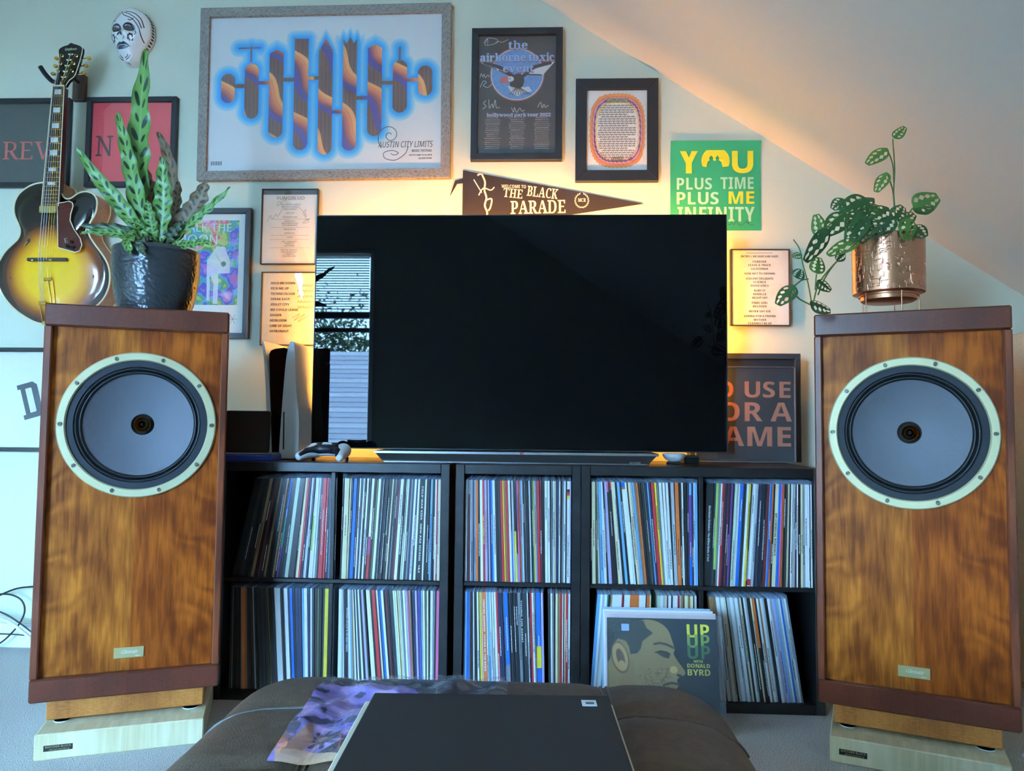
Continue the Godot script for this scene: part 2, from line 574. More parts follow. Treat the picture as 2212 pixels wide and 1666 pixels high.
func shelf_unit(label: String, x0: float, cols: int) -> void:
	var t := 0.0285
	var dv := 0.0128
	var wide := cols * 0.335 + (cols - 1) * dv + 2 * t
	var o := thing("cube_shelf", label, "shelf unit", Vector3(x0 + wide / 2, 0, 0.285), 0.0, "black cube shelves under the television")
	var d := 0.39
	var b := 0.0015
	for s in [-1, 1]:
		var st := S(); box(st, Vector3(s * (wide - t) / 2, 0.371, 0), Vector3(t - 0.001, 0.742, d), b); obj("side_panel", st, M.shelf, o)
	for y in [0.742 - 0.015, 0.015]:
		var st := S(); box(st, Vector3(0, y, -0.0005), Vector3(wide - 2 * t, 0.03, d - 0.001), b); obj("top_panel" if y > 0.5 else "bottom_panel", st, M.shelf, o)
	var st2 := S(); box(st2, Vector3(0, 0.371, -0.004), Vector3(wide - 2 * t, 0.012, d - 0.008), b); obj("shelf_board", st2, M.shelf, o)
	if cols > 1:
		for y in [[0.03, 0.365], [0.377, 0.712]]:
			st2 = S(); box(st2, Vector3(0, (y[0] + y[1]) / 2, -0.003), Vector3(dv, y[1] - y[0], d - 0.006), b); obj("divider", st2, M.shelf, o)
	st2 = S(); box(st2, Vector3(0, 0.371, -d / 2 + 0.003), Vector3(wide - 2 * t, 0.682, 0.005)); obj("back_panel", st2, M.matte_black, o)

func shelves() -> void:
	shelf_unit("black wood-grain four-cube record shelf beside the left speaker, under the game console", -0.9535, 2)
	shelf_unit("narrow black wood-grain two-cube record shelf between two wider shelves", -0.196, 1)
	shelf_unit("black wood-grain four-cube record shelf beside the right speaker, face-out album in front", 0.1965, 2)

func television() -> void:
	var o := thing("television", "large flat television, switched off, standing on the black shelves", "television", Vector3(-0.0137, 0.742, 0.22))
	var w := 1.449
	var h := 0.83
	var y0 := 0.036
	var st := S(); box(st, Vector3(0, y0 + h / 2, -0.003), Vector3(w, h, 0.006), 0.001); obj("panel", st, M.black, o)
	st = S(); box(st, Vector3(0, y0 + h / 2, 0.0008), Vector3(w - 0.008, h - 0.008, 0.001)); obj("screen", st, M.tv_screen, o)
	st = S()
	for s in [-1, 1]:
		box(st, Vector3(s * (w / 2 - 0.0015), y0 + h / 2, 0.0005), Vector3(0.003, h, 0.004), 0.0008)
	box(st, Vector3(0, y0 + 0.0015, 0.0005), Vector3(w, 0.003, 0.004), 0.0008)
	box(st, Vector3(0, y0 + h - 0.0015, 0.0005), Vector3(w, 0.003, 0.004), 0.0008)
	obj("bezel", st, mat(rgb8(70, 74, 80), 0.35, 0.8), o)
	st = S(); box(st, Vector3(0, y0 + 0.22, -0.03), Vector3(1.15, 0.42, 0.046), 0.006); obj("back_housing", st, M.black, o)
	# the stand: a wide bent foot, silver along its upper edge
	st = S()
	var L := [[-0.06, 0.0], [0.186, 0.0], [0.186, 0.007], [0.172, 0.036], [-0.04, 0.036]]
	var top := 0.463
	var bot := 0.425
	var ends := []
	for sd in [-1.0, 1.0]:
		var ring := []
		for q in L:
			ring.append(Vector3(sd * lerpf(bot, top, q[1] / 0.036), q[1], q[0]))
		ends.append(ring)
	fan(st, ends[0], Vector3.LEFT); fan(st, ends[1], Vector3.RIGHT)
	for i in L.size():
		var j := (i + 1) % L.size()
		var mid := Vector3(0, (L[i][1] + L[j][1]) / 2 - 0.018, (L[i][0] + L[j][0]) / 2 - 0.06)
		fan(st, [ends[0][i], ends[0][j], ends[1][j], ends[1][i]], mid)
	obj("stand", st, mat(rgb8(24, 25, 28), 0.3), o)
	st = S(); box(st, Vector3(0, 0.0325, 0.1745), Vector3(0.924, 0.0085, 0.004), 0.001); obj("stand_trim", st, M.silver, o)
	st = S(); box(st, Vector3(0, 0.0025, 0.187), Vector3(0.85, 0.0025, 0.003)); obj("stand_edge", st, M.silver, o)
	var red := mat(rgb8(200, 24, 30), 0.4)
	st = S()
	var ring_pts := []
	for k in 17:
		ring_pts.append(Vector3(cos(TAU * k / 16) * 0.0042, sin(TAU * k / 16) * 0.0042, 0))
	tube(st, ring_pts, 0.0011, 6, false)
	var e := obj("emblem", st, red, o); e.position = Vector3(0.022, 0.0325, 0.178)
	text(o, "LG OLED", Vector3(0.385, 0.0075, 0.188), 0.0045, M.ink_white, 0.035, "sans")
	# the strip of warm light stuck round the back of the panel
	var strip := thing("light_strip", "warm white light strip stuck to the back of the television", "light strip", Vector3(-0.0137, 0.742, 0.212))
	var glow := mat(rgb8(255, 214, 150), 0.5)
	glow.emission_enabled = true; glow.emission = rgb8(255, 180, 96); glow.emission_energy_multiplier = 3.0
	for q in [[Vector3(0.06, 0.735, 0), Vector3(0.95, 0.012, 0.003), LED], [Vector3(-0.61, 0.45, 0), Vector3(0.012, 0.60, 0.003), LED * 0.5], [Vector3(0.61, 0.47, 0), Vector3(0.012, 0.60, 0.003), LED * 0.5]]:
		st = S(); box(st, q[0], q[1]); obj("light_tape", st, glow, strip)
		var l := AreaLight3D.new()
		l.name = "strip_light"
		l.light_color = Color(1.0, 0.69, 0.29)
		l.light_energy = q[2]
		l.area_size = Vector2(q[1].x, q[1].y)
		l.area_range = 8.0
		l.area_attenuation = 2.0
		l.shadow_enabled = true
		add_child(l, true)
		l.position = strip.position + q[0] + Vector3(0, 0, -0.003)

const LED := 1.45

# ------------------------------------------------------------------ loudspeakers
func speaker_materials() -> void:
	M.veneer = mat(Color.WHITE, 0.42)
	M.veneer.metallic_specular = 0.28
	M.veneer.albedo_texture = wood_tex(300, 720, rgb8(112, 50, 10), rgb8(190, 106, 32), 61, 10.0, 0.36)
	M.cherry = planar(mat(Color.WHITE, 0.32), Vector3(2.4, 2.4, 2.4))
	M.cherry.albedo_texture = wood_tex(256, 256, rgb8(84, 34, 16), rgb8(128, 62, 34), 71, 12.0)
	M.cherry_up = M.cherry
	M.cherry_flat = M.cherry.duplicate(); 
	M.cherry_flat.albedo_texture = wood_tex(256, 256, rgb8(74, 28, 15), rgb8(108, 48, 28), 72, 0.12)
	M.amber = planar(mat(Color.WHITE, 0.4), Vector3(2.4, 2.4, 2.4))
	M.amber.albedo_texture = wood_tex(256, 256, rgb8(150, 82, 30), rgb8(206, 130, 58), 73, 0.12)
	M.cone = planar(mat(rgb8(112, 112, 120), 0.75), Vector3(20, 20, 20))
	M.cone.normal_enabled = true; M.cone.normal_texture = noise_tex(0.05, [], 81, 3, 256, FastNoiseLite.TYPE_SIMPLEX_SMOOTH, true, 5.0); M.cone.normal_scale = 0.4
	M.rubber = mat(rgb8(22, 23, 27), 0.42)
	M.gasket = mat(rgb8(34, 36, 44), 0.7)

func speaker(label: String, at: Vector3, turn: float) -> void:
	var o := thing("loudspeaker", label, "loudspeaker", at, turn, "pair of floor-standing loudspeakers")
	var y0 := 0.13
	var y1 := 1.18
	var hw := 0.23
	# carcass narrowing to the back
	var st := S()
	var a := [Vector3(-0.222, y0 + 0.004, -0.03), Vector3(0.222, y0 + 0.004, -0.03), Vector3(0.13, y0 + 0.004, -0.36), Vector3(-0.13, y0 + 0.004, -0.36)]
	var up := Vector3(0, y1 - y0 - 0.008, 0)
	fan(st, a, Vector3.DOWN); fan(st, [a[0] + up, a[1] + up, a[2] + up, a[3] + up], Vector3.UP)
	for i in [1, 2, 3]:          # open at the front, behind the baffle
		var j: int = (i + 1) % 4
		fan(st, [a[i], a[j], a[j] + up, a[i] + up], (a[i] + a[j]) / 2 - Vector3(0, y0, -0.17))
	obj("cabinet", st, M.cherry, o)
	for y in [y1 - 0.03, y0 + 0.03]:
		st = S(); box(st, Vector3(0, y, -0.018), Vector3(hw * 2, 0.06, 0.036), 0.004); obj("top_rail" if y > 0.5 else "bottom_rail", st, M.cherry_flat, o)
	for s in [-1, 1]:
		st = S(); box(st, Vector3(s * (hw - 0.0095), (y0 + y1) / 2, -0.018), Vector3(0.019, y1 - y0 - 0.12, 0.036), 0.003); obj("stile", st, M.cherry, o)
	# baffle of two book-matched leaves of veneer
	for s in [0, 1]:
		st = S()
		var x0: float = -0.212 + 0.214 * s
		var x1: float = 0.002 + 0.21 * s
		var z := -0.019
		var q := PackedVector2Array([Vector2(x0 if s == 0 else x1, y0 + 0.058), Vector2(0.002, y0 + 0.058)])
		for k in 33:
			var an := -PI / 2 + (PI * k / 32.0) * (-1.0 if s == 0 else 1.0)
			q.append(Vector2(0.002 + cos(an) * 0.186, 0.857 + sin(an) * 0.186))
		q.append(Vector2(0.002, y1 - 0.058)); q.append(Vector2(x0 if s == 0 else x1, y1 - 0.058))
		var ids := Geometry2D.triangulate_polygon(q)
		for i in range(0, ids.size(), 3):
			var tr := [q[ids[i]], q[ids[i + 1]], q[ids[i + 2]]]
			if (tr[1] - tr[0]).cross(tr[2] - tr[0]) > 0:
				tr.reverse()
			for v in tr:
				st.set_uv(Vector2((v.x + 0.212) / 0.424, 1.0 - (v.y - y0 - 0.058) / (y1 - y0 - 0.116)))
				st.add_vertex(Vector3(v.x, v.y, z))
		obj("veneer_panel", st, M.veneer if s == 0 else M.veneer2, o)
	# the drive unit
	var c := Transform3D(Basis(Vector3.RIGHT, PI / 2), Vector3(0.003, 0.857, -0.019))
	st = S(); lathe(st, [Vector2(0.2, 0), Vector2(0.2, 0.007), Vector2(0.197, 0.010), Vector2(0.180, 0.010), Vector2(0.177, 0.006), Vector2(0.177, -0.004)], 96, c); var ringm := obj("trim_ring", st, M.ring, o)
	for k in 10:
		var an := TAU * (k + 0.5) / 10.0 + PI / 2
		st = S(); lathe(st, [Vector2(0.0058, 0), Vector2(0.0058, 0.002), Vector2(0.0042, 0.0042), Vector2(0.0024, 0.0042), Vector2(0.0020, 0.0026), Vector2(0.0, 0.0026)], 12); var b := obj("bolt", st, M.chrome, o)
		b.transform = Transform3D(Basis(Vector3.RIGHT, PI / 2), Vector3(0.003 + cos(an) * 0.1885, 0.857 + sin(an) * 0.1885, -0.0095))
	st = S(); lathe(st, [Vector2(0.1775, 0.002), Vector2(0.160, 0.003), Vector2(0.158, -0.004)], 96, c); obj("gasket", st, M.gasket, o)
	var sp := []
	for k in 25:
		var q := k / 24.0
		sp.append(Vector2(lerpf(0.160, 0.140, q), -0.006 - 0.006 * q + 0.0055 * absf(sin(q * PI * 2.0))))
	st = S(); lathe(st, sp, 96, c); obj("surround", st, M.rubber, o)
	var cp := []
	for k in 15:
		var q := k / 14.0
		cp.append(Vector2(lerpf(0.1415, 0.030, q), -0.012 - 0.062 * (q + 0.16 * sin(q * PI))))
	st = S(); lathe(st, cp, 96, c); obj("cone", st, M.cone, o)
	st = S(); lathe(st, [Vector2(0.0305, -0.0735), Vector2(0.0295, -0.083), Vector2(0.0, -0.083)], 48, c); obj("throat", st, M.matte_black, o)
	st = S(); lathe(st, [Vector2(0.0195, -0.082), Vector2(0.0215, -0.064), Vector2(0.0205, -0.062), Vector2(0.0185, -0.066), Vector2(0.014, -0.078)], 48, c); obj("phase_ring", st, M.gold, o)
	st = S(); lathe(st, [Vector2(0.0095, -0.078), Vector2(0.0120, -0.058), Vector2(0.0110, -0.056), Vector2(0.0095, -0.060), Vector2(0.006, -0.075)], 40, c); obj("phase_ring", st, M.gold, o)
	st = S(); lathe(st, [Vector2(0.0045, -0.082), Vector2(0.005, -0.057), Vector2(0.0038, -0.054), Vector2(0.0, -0.054)], 32, c); obj("phase_plug", st, M.glossy_black, o)
	# name plate
	var np := Node3D.new(); np.name = "name_plate"; o.add_child(np); np.position = Vector3(0.0, 0.238, -0.0175)
	st = S(); box(st, Vector3.ZERO, Vector3(0.074, 0.029, 0.003), 0.0008); obj("plate", st, M.brass, np)
	text(np, "Glenair", Vector3(0.002, 0.002, 0.0016), 0.0085, M.ink_white, 0.040, "serif", HORIZONTAL_ALIGNMENT_CENTER, 0.0, 0.0, 0.35)
	text(np, "TANNOY", Vector3(0.022, -0.0095, 0.0016), 0.0024, M.ink_white, 0.014, "bold")
	st = S(); box(st, Vector3(0, 0.1045, -0.185), Vector3(0.384, 0.055, 0.33), 0.003); obj("plinth", st, M.amber, o)
	for q in [[-0.158, -0.045], [0.158, -0.045], [-0.158, -0.31], [0.158, -0.31]]:
		var f := Node3D.new(); f.name = "foot"; o.add_child(f, true); f.position = Vector3(q[0], 0.066, q[1])
		st = S(); lathe(st, [Vector2(0.0, 0.0), Vector2(0.020, 0.0), Vector2(0.0215, 0.0012), Vector2(0.0205, 0.003)], 28); obj("pad", st, M.white_plastic, f)
		st = S(); lathe(st, [Vector2(0.0205, 0.003), Vector2(0.017, 0.0052), Vector2(0.006, 0.0085), Vector2(0.0, 0.0088)], 28); obj("disc", st, mat(rgb8(16, 18, 26), 0.2, 0.6), f)
		st = S(); lathe(st, [Vector2(0.0048, 0.0080), Vector2(0.0048, 0.012), Vector2(0.0035, 0.012), Vector2(0.0035, 0.0115), Vector2(0.0035, 0.012)], 12)
		tube(st, [Vector3(0, 0.008, 0), Vector3(0, 0.013, 0)], 0.006, 6); box(st, Vector3(0, 0.0125, 0), Vector3(0.005, 0.010, 0.005)); obj("stud", st, M.chrome, f)

func speakers() -> void:
	speaker_materials()
	M.veneer2 = M.veneer.duplicate(); M.veneer2.albedo_color = rgb8(232, 206, 178)
	M.ring = planar(mat(rgb8(200, 190, 150), 0.5, 0.35), Vector3(6, 6, 6))
	speaker("tall cherry loudspeaker with the dark hammered plant pot on top", Vector3(-1.038, 0, 0.811), deg_to_rad(21))
	speaker("tall cherry loudspeaker with the copper plant pot on top", Vector3(1.034, 0, 0.82), deg_to_rad(-23))
	for q in [[-1.038, 0.811, 20.0, "pale maple block with small badge under the left loudspeaker"], [1.034, 0.82, -23.0, "pale maple block with small badge under the right loudspeaker"]]:
		var o := thing("maple_block", q[3], "isolation block", Vector3(q[0], 0, q[1]), deg_to_rad(q[2]), "maple blocks under the loudspeakers")
		var st := S(); box(st, Vector3(0.0, 0.033, -0.135), Vector3(0.40, 0.066, 0.37), 0.003); obj("block", st, M.maple, o)
		var pl := Node3D.new(); pl.name = "badge"; o.add_child(pl); pl.position = Vector3(-0.145, 0.030, 0.0502)
		st = S(); box(st, Vector3.ZERO, Vector3(0.066, 0.0145, 0.001)); obj("plate", st, mat(rgb8(30, 24, 26), 0.5), pl)
		text(pl, "BUTCHER BLOCK", Vector3(0, 0.0032, 0.0006), 0.0048, M.brass, 0.058, "bold")
		text(pl, "Acoustics", Vector3(0.003, -0.0038, 0.0006), 0.0046, M.brass, 0.046, "serif", HORIZONTAL_ALIGNMENT_CENTER, 0.0, 0.0, 0.3)

# ------------------------------------------------------------------ records
# One word for each record of a cube, from left to right: a letter for the colour of its spine and its width.
const ROWS := {
	"A": "k60 d45 k30 d30 h25 k30 m22 k30 h22 k30 k28 h18 k16 b16 k26 k28 z32 k52 k12 c24 r20 n16 s14 w14 n18 w22 w22 w16 g15 k14 r36 e1 r20 d16 n14 g14 h12 w24 k12",
	"B": "k12 c40 c12 n12 b30 k14 w14 n14 w14 k12 w18 k20 p22 k14 f16 w22 k16 g12 k18 d14 k18 d12 c12 k14 g12 k14 m20 w26 k20 z16 w14 d16 g18 n16 w18 n14 w20 k52 w14 k16 d14 k14 t16 k14 k12 w14 r10 w12 c12 k12 w20 g12",
	"C": "w25 k12 m22 w12 g22 n14 t14 o30 k25 w30 r22 l28 d12 l18 n14 b14 t14 w25 k30 d28 r28 y14 h22 r22 w26 k12 s22 y20 k14 p20 o16 t14 w12 d16 g14 k30 w20 k14 e14 y12 l14 g12 r26 m22 k28 w28 w26 k12 g18 w16 c14 n28 w16 k14 g22 w20 k12 w32 l12",
	"D": "n18 c32 k10 f14 w12 g12 t26 w26 k12 l32 p22 k14 r18 c28 w12 k22 t24 k20 w34 w16 k12 c20 s14 t20 h16 o16 k22 d22 f12 n14 t14 n16 r26 y18 g12 w28 w22 w24 k10 s28 o34 k14 w16 k24 d16 v22 n16 w12 t24",
	"E": "k68 n12 u24 g16 w14 r16 m14 n16 m14 k14 v18 k12 z26 w24 b28 k14 d12 w22 y16 k12 w34 s22 n16 d18 n24 k24 m24 w14 b16 o16 k16 c36 b22 p14 o20 k20 d16 c22 k14 w16 w14 s16 m16 w12 k26 c20 s22 w28 w12 m12 w14",
	"H": "g20 t20 b36 h10 k30 w20 k36 w22 k12 y18 w16 o48 w18 t28 w16 g12 w18 w32 r24 n30 n24 g18 b46 k14 d22 k20 d26 k24 g34 k16 d50 w14 n14 r22 w22 g16 b54 l28 -42 d28 w20 g14 k14 c26 h26 r20 w12 k12 c16 r22 w28",
	"J": "h20 h16 h18 w26 s10 w26 c14 k10 s22 w26 s12 w24 g16 c14 k16 w14 s14 k28 c12 o20 k14 w16 h14 w20 s14 k22 w20 s16 l22 t16 s16 w14 b14 s18 w16 g12",
	"F": "d20 g12 k24 d20 k22 g10 o26 h14 m18 k20 d18 s18 k18 d22 k22 d18 k20 d14 y6 k30 d18 w26 w20 k14 d12 w28 n14 b20 k14 n24 n22 t14 w26 n16 w14 d18 k16 f16 k18 d14 y28 m24 r10 d16",
	"G": "w32 s16 w14 k30 l18 w18 t14 h16 w18 k12 w14 d22 w18 k22 l22 k16 d14 w16 c20 k20 r28 d12 c14 n12 b16 w22 k16 m16 k12 d32 z18 c14 c16 z14 g12 w20 l14 p10 h16 k8 n22 l18 v14 b10 s12 w16 f12 w14 k10 w24 g14 k10 p28 k12 r26 k8",
	"I": "t20 w14 s10 w22 e8 k12 c8 h8 w24 w20 w20 r8 k8 w26 w14 o20 o20 o22 w22 w22 k8 o18 c10 -44 z20 w18 s14 c12 m10 w18 k8 w18 w18 r10 s14 h16 k8 c22 h16 c18 k8 w16",
}
# bottom from, bottom to, top from, top to (metres across the shelf front), height of the board they stand on, how the middle bends, where
const CUBES := {
	"A": [-0.905, -0.5735, -0.835, -0.5735, 0.377, 0.0, "upper cube beside left speaker"],
	"B": [-0.5585, -0.2265, -0.5555, -0.2265, 0.377, 0.017, "upper cube below the controller"],
	"C": [-0.1655, 0.1655, -0.1655, 0.1655, 0.377, -0.012, "narrow shelf's upper cube"],
	"D": [0.2265, 0.5585, 0.2265, 0.5560, 0.377, -0.030, "upper cube below puck speaker"],
	"E": [0.5745, 0.906, 0.5845, 0.906, 0.377, 0.014, "upper cube beside right speaker"],
	"H": [-0.1655, 0.1655, -0.1655, 0.1655, 0.03, -0.016, "narrow shelf's lower cube"],
	"J": [0.626, 0.875, 0.590, 0.828, 0.03, 0.0, "lower cube beside right speaker"],
	"F": [-0.905, -0.5735, -0.905, -0.5735, 0.03, -0.022, ""],
	"G": [-0.5585, -0.2265, -0.5585, -0.2265, 0.03, -0.030, ""],
	"I": [0.226, 0.556, 0.250, 0.553, 0.03, 0.0, ""],
}
# what some spines say: cube, place, words, print, size
const SPINES := [["B", 37, "COLD WAR KIDS   NEW AGE NORMS   1&2", "w", 0.0052, 0.27], ["C", 10, "THE FLAMING LIPS", "y", 0.0040, 0.09], ["C", 11, "THE FLAMING LIPS  AMERICAN HEAD", "r", 0.0032, 0.12], ["C", 44, "THE HEAD AND THE HEART  LET'S BE STILL", "k", 0.0035, 0.13],
	["C", 56, "I DON'T KNOW HOW BUT THEY FOUND ME  RAZZMATAZZ", "k", 0.0034, 0.20], ["H", 29, "YOUNG THE GIANT", "w", 0.0042, 0.13], ["H", 11, "VAMPIRE WEEKEND   FATHER OF THE BRIDE", "w", 0.0052, 0.22],
	["E", 0, "Manchester Orchestra + The Million Masks of God", "w", 0.0062, 0.17], ["E", 31, "MY CHEMICAL ROMANCE", "k", 0.0060, 0.13]]
# two-tone spines: cube, place, colour, from, to (shares of the height)
const BANDS := [["B", 12, "w", 0.42, 1.0], ["B", 12, "r", 0.0, 0.24], ["C", 2, "g", 0.86, 1.0], ["C", 27, "k", 0.5, 1.0], ["C", 25, "b", 0.0, 0.5], ["C", 28, "n", 0.62, 1.0], ["C", 28, "t", 0.0, 0.28], ["C", 57, "k", 0.89, 0.92], ["C", 57, "r", 0.86, 0.89], ["C", 57, "y", 0.83, 0.86], ["H", 36, "y", 0.27, 0.48], ["H", 22, "g", 0.0, 0.3],
	["D", 10, "p", 0.92, 1.0], ["D", 10, "k", 0.0, 0.9], ["D", 12, "k", 0.0, 0.92], ["D", 18, "b", 0.95, 1.0], ["D", 18, "o", 0.93, 0.95], ["D", 45, "t", 0.88, 1.0], ["D", 45, "b", 0.0, 0.28], ["A", 13, "e", 0.3, 0.6], ["A", 13, "v", 0.0, 0.3], ["A", 25, "u", 0.27, 0.62], ["E", 20, "r", 0.01, 0.07], ["E", 2, "k", 0.0, 0.16], ["J", 19, "k", 0.0, 0.52]]
const COLOURS := {
	"k": ["black", 22, 23, 26], "d": ["charcoal", 46, 48, 54], "g": ["grey", 122, 126, 134], "s": ["silver", 172, 178, 184], "w": ["white", 224, 226, 226], "c": ["cream", 220, 208, 168], "y": ["yellow", 222, 198, 50], "o": ["orange", 206, 104, 46], "r": ["red", 186, 36, 46],
	"m": ["maroon", 92, 30, 44], "p": ["pink", 206, 96, 140], "v": ["violet", 110, 66, 150], "l": ["lavender", 178, 168, 210], "b": ["blue", 24, 104, 200], "n": ["navy", 32, 42, 74], "t": ["sky-blue", 116, 172, 220], "e": ["teal", 40, 140, 130], "f": ["olive", 86, 92, 58], "u": ["lime", 152, 188, 92], "h": ["tan", 142, 108, 74], "z": ["pale-green", 192, 208, 186]}

func spine_mat(c: String) -> StandardMaterial3D:
	if not M.has("spine_" + c):
		var q: Array = COLOURS[c]
		M["spine_" + c] = mat(rgb8(q[1], q[2], q[3]), 0.5)
		M["spine_" + c].clearcoat_enabled = true; M["spine_" + c].clearcoat = 0.5; M["spine_" + c].clearcoat_roughness = 0.2
	return M["spine_" + c]

var jackets := {}
func jacket(w: float) -> Mesh:
	var key := "j%d" % roundi(w * 10000)
	if not jackets.has(key):
		var st := S(); box(st, Vector3(0, 0.1575, -0.1575), Vector3(w, 0.315, 0.315), minf(0.0006, w * 0.2)); st.generate_normals()
		jackets[key] = st.commit()
	return jackets[key]

# the open top of a clear outer sleeve standing above the jacket, creased and slanting back
func sleeve_top(w: float, kind: int) -> Mesh:
	var key := "s%d_%d" % [roundi(w * 10000), kind]
	if not jackets.has(key):
		var st := S()
		var h: float = [0.011, 0.013, 0.009, 0.012][kind]
		var tip: float = [0.3, -0.5, 0.6, -0.2][kind] * w
		for s in [-1.0, 1.0]:
			var x: float = s * w / 2
			fan(st, [Vector3(x, 0.314, 0.001), Vector3(x * 0.8 + tip, 0.315 + h, -0.004), Vector3(x * 0.8 + tip, 0.316 + h * 1.2, -0.31), Vector3(x, 0.314, -0.314)], Vector3(s, 0, 0))
		fan(st, [Vector3(-w / 2, 0.314, 0.001), Vector3(w / 2, 0.314, 0.001), Vector3(w * 0.4 + tip, 0.315 + h, -0.004), Vector3(-w * 0.4 + tip, 0.315 + h, -0.004)], Vector3.BACK)
		st.generate_normals()
		jackets[key] = st.commit()
	return jackets[key]

func records() -> void:
	M.film = mat(Color(0.75, 0.82, 0.92, 0.16), 0.3)
	M.film.transparency = BaseMaterial3D.TRANSPARENCY_ALPHA
	M.glass_film = mat(Color(0.85, 0.9, 0.98, 0.07), 0.05); M.glass_film.transparency = BaseMaterial3D.TRANSPARENCY_ALPHA
	rng.seed = 4242
	for cube in ["A", "B", "C", "D", "E", "H", "J"]:
		row(cube, null, null)
	# the fuller lower rows: past three hundred of a kind, so joined
	var st := S()
	var fl := S()
	for cube in ["F", "G", "I"]:
		row(cube, st, fl)
	var m := mat(Color.WHITE, 0.5); m.vertex_color_use_as_albedo = true; m.clearcoat_enabled = true; m.clearcoat = 0.5; m.clearcoat_roughness = 0.2
	var o := obj("record_rows", st, m)
	o.set_meta("kind", "stuff")
	tag(o, "tightly packed record spines filling the lower shelf cubes behind the footstool", "records")
	text(o, "NATHANIEL RATELIFF & THE NIGHT SWEATS", Vector3(-0.5305, 0.222, 0.4705), 0.0055, M.ink_white, 0.135, "bold", HORIZONTAL_ALIGNMENT_CENTER, -PI / 2 + 0.01)
	var f := obj("plastic_sleeves", fl, M.film, o); f.set_meta("kind", "stuff")

func ordinal(n: int) -> String:
	var low := ["", "first", "second", "third", "fourth", "fifth", "sixth", "seventh", "eighth", "ninth", "tenth", "eleventh", "twelfth", "thirteenth", "fourteenth", "fifteenth", "sixteenth", "seventeenth", "eighteenth", "nineteenth"]
	if n < 20:
		return low[n]
	var tens := ["twenty", "thirty", "forty", "fifty"]
	if n % 10 == 0:
		return ["twentieth", "thirtieth", "fortieth", "fiftieth"][n / 10 - 2]
	return tens[n / 10 - 2] + "-" + low[n % 10]

func row(cube: String, all: SurfaceTool, film: SurfaceTool) -> void:
	var c: Array = CUBES[cube]
	var items: PackedStringArray = ROWS[cube].split(" ")
	var total := 0.0
	for it in items:
		total += float(it.substr(1))
	var at := 0.0
	for i in items.size():
		var wd := float(items[i].substr(1)) / total
		var mid := at + wd / 2
		at += wd
		var letter := items[i].substr(0, 1)
		if letter == "-" or wd * total < 2:
			continue
		var xb := lerpf(c[0], c[1], mid)
		var xt: float = lerpf(c[2], c[3], mid) + c[5] * sin(PI * clampf(mid * 1.1, 0, 1))
		var lean := atan2(xb - xt, 0.315)
		var w: float = wd * (c[1] - c[0]) * cos(lean) - 0.0004
		var z := 0.462 + rng.randf() * 0.006
		var y: float = c[4] + absf(sin(lean)) * w / 2 + 0.0008
		var xf := Transform3D(Basis(Vector3.BACK, lean), Vector3(xb, y, z))
		var kind := rng.randi() % 4
		if all:
			var q: Array = COLOURS[letter]
			all.set_color(rgb8(q[1], q[2], q[3]).srgb_to_linear())
			box(all, xf * Vector3(0, 0.1575, -0.1575), Vector3(w, 0.315, 0.315), 0.0, xf.basis)
			film.append_from(sleeve_top(w, kind), 0, xf)
			continue
		var thick := "thick" if w > 0.0095 else "slim" if w < 0.0050 else "medium"
		var near := ""
		if i > 0 and i < items.size() - 1 and items[i - 1].substr(0, 1) != "-" and items[i + 1].substr(0, 1) != "-":
			near = " between %s and %s ones" % [COLOURS[items[i - 1].substr(0, 1)][0], COLOURS[items[i + 1].substr(0, 1)][0]]
		var o := thing("record", "%s %s record%s, %s in %s" % [thick, COLOURS[letter][0], near, ordinal(i + 1), c[6]], "record", xf.origin, 0.0, "records in the " + c[6])
		o.transform = xf
		inst("jacket", jacket(w), spine_mat(letter), o)
		inst("plastic_sleeve", sleeve_top(w, kind), M.film, o)
		for b in BANDS:
			if b[0] == cube and b[1] == i:
				var st := S(); box(st, Vector3(0, 0.315 * (b[3] + b[4]) / 2, 0.0003), Vector3(w - 0.0004, 0.315 * (b[4] - b[3]), 0.0006)); obj("spine_band", st, spine_mat(b[2]), o)
		var said := false
		for sp in SPINES:
			if sp[0] == cube and sp[1] == i:
				var yy: float = 0.293 - sp[5] / 2
				if said:
					yy = 0.12
				elif sp[0] == "C" or sp[0] == "E":
					yy = 0.16
				text(o, sp[2], Vector3(0, yy, 0.0008), sp[4], spine_mat(sp[3]), sp[5], "bold", HORIZONTAL_ALIGNMENT_CENTER, -PI / 2)
				said = true
		if not said and w > 0.0032 and rng.randf() < 0.55:     # print too small to read
			var st := S()
			var yy := rng.randf_range(0.10, 0.28)
			var to := yy - rng.randf_range(0.05, 0.14)
			while yy > to and yy > 0.02:
				var ln := rng.randf_range(0.0012, 0.0030)
				box(st, Vector3(rng.randf_range(-0.0003, 0.0003), yy, 0.0002), Vector3(minf(0.0022, w * 0.4), ln, 0.0006))
				yy -= ln + rng.randf_range(0.0006, 0.0016)
			obj("lettering", st, M.ink_white if letter in "kdnmvbfer" else M.ink_black, o)

# ------------------------------------------------------------------ footstool and what lies on it
const OTX := -0.03
const OTZ := 1.80

func stool_edge(x: float, z: float) -> float:      # how far inside the rounded outline a point is
	var q := Vector2(absf(x - OTX) - (0.43 - 0.13), absf(z - OTZ) - (0.40 - 0.13))
	return -(Vector2(maxf(q.x, 0), maxf(q.y, 0)).length() + minf(maxf(q.x, q.y), 0.0) - 0.13)

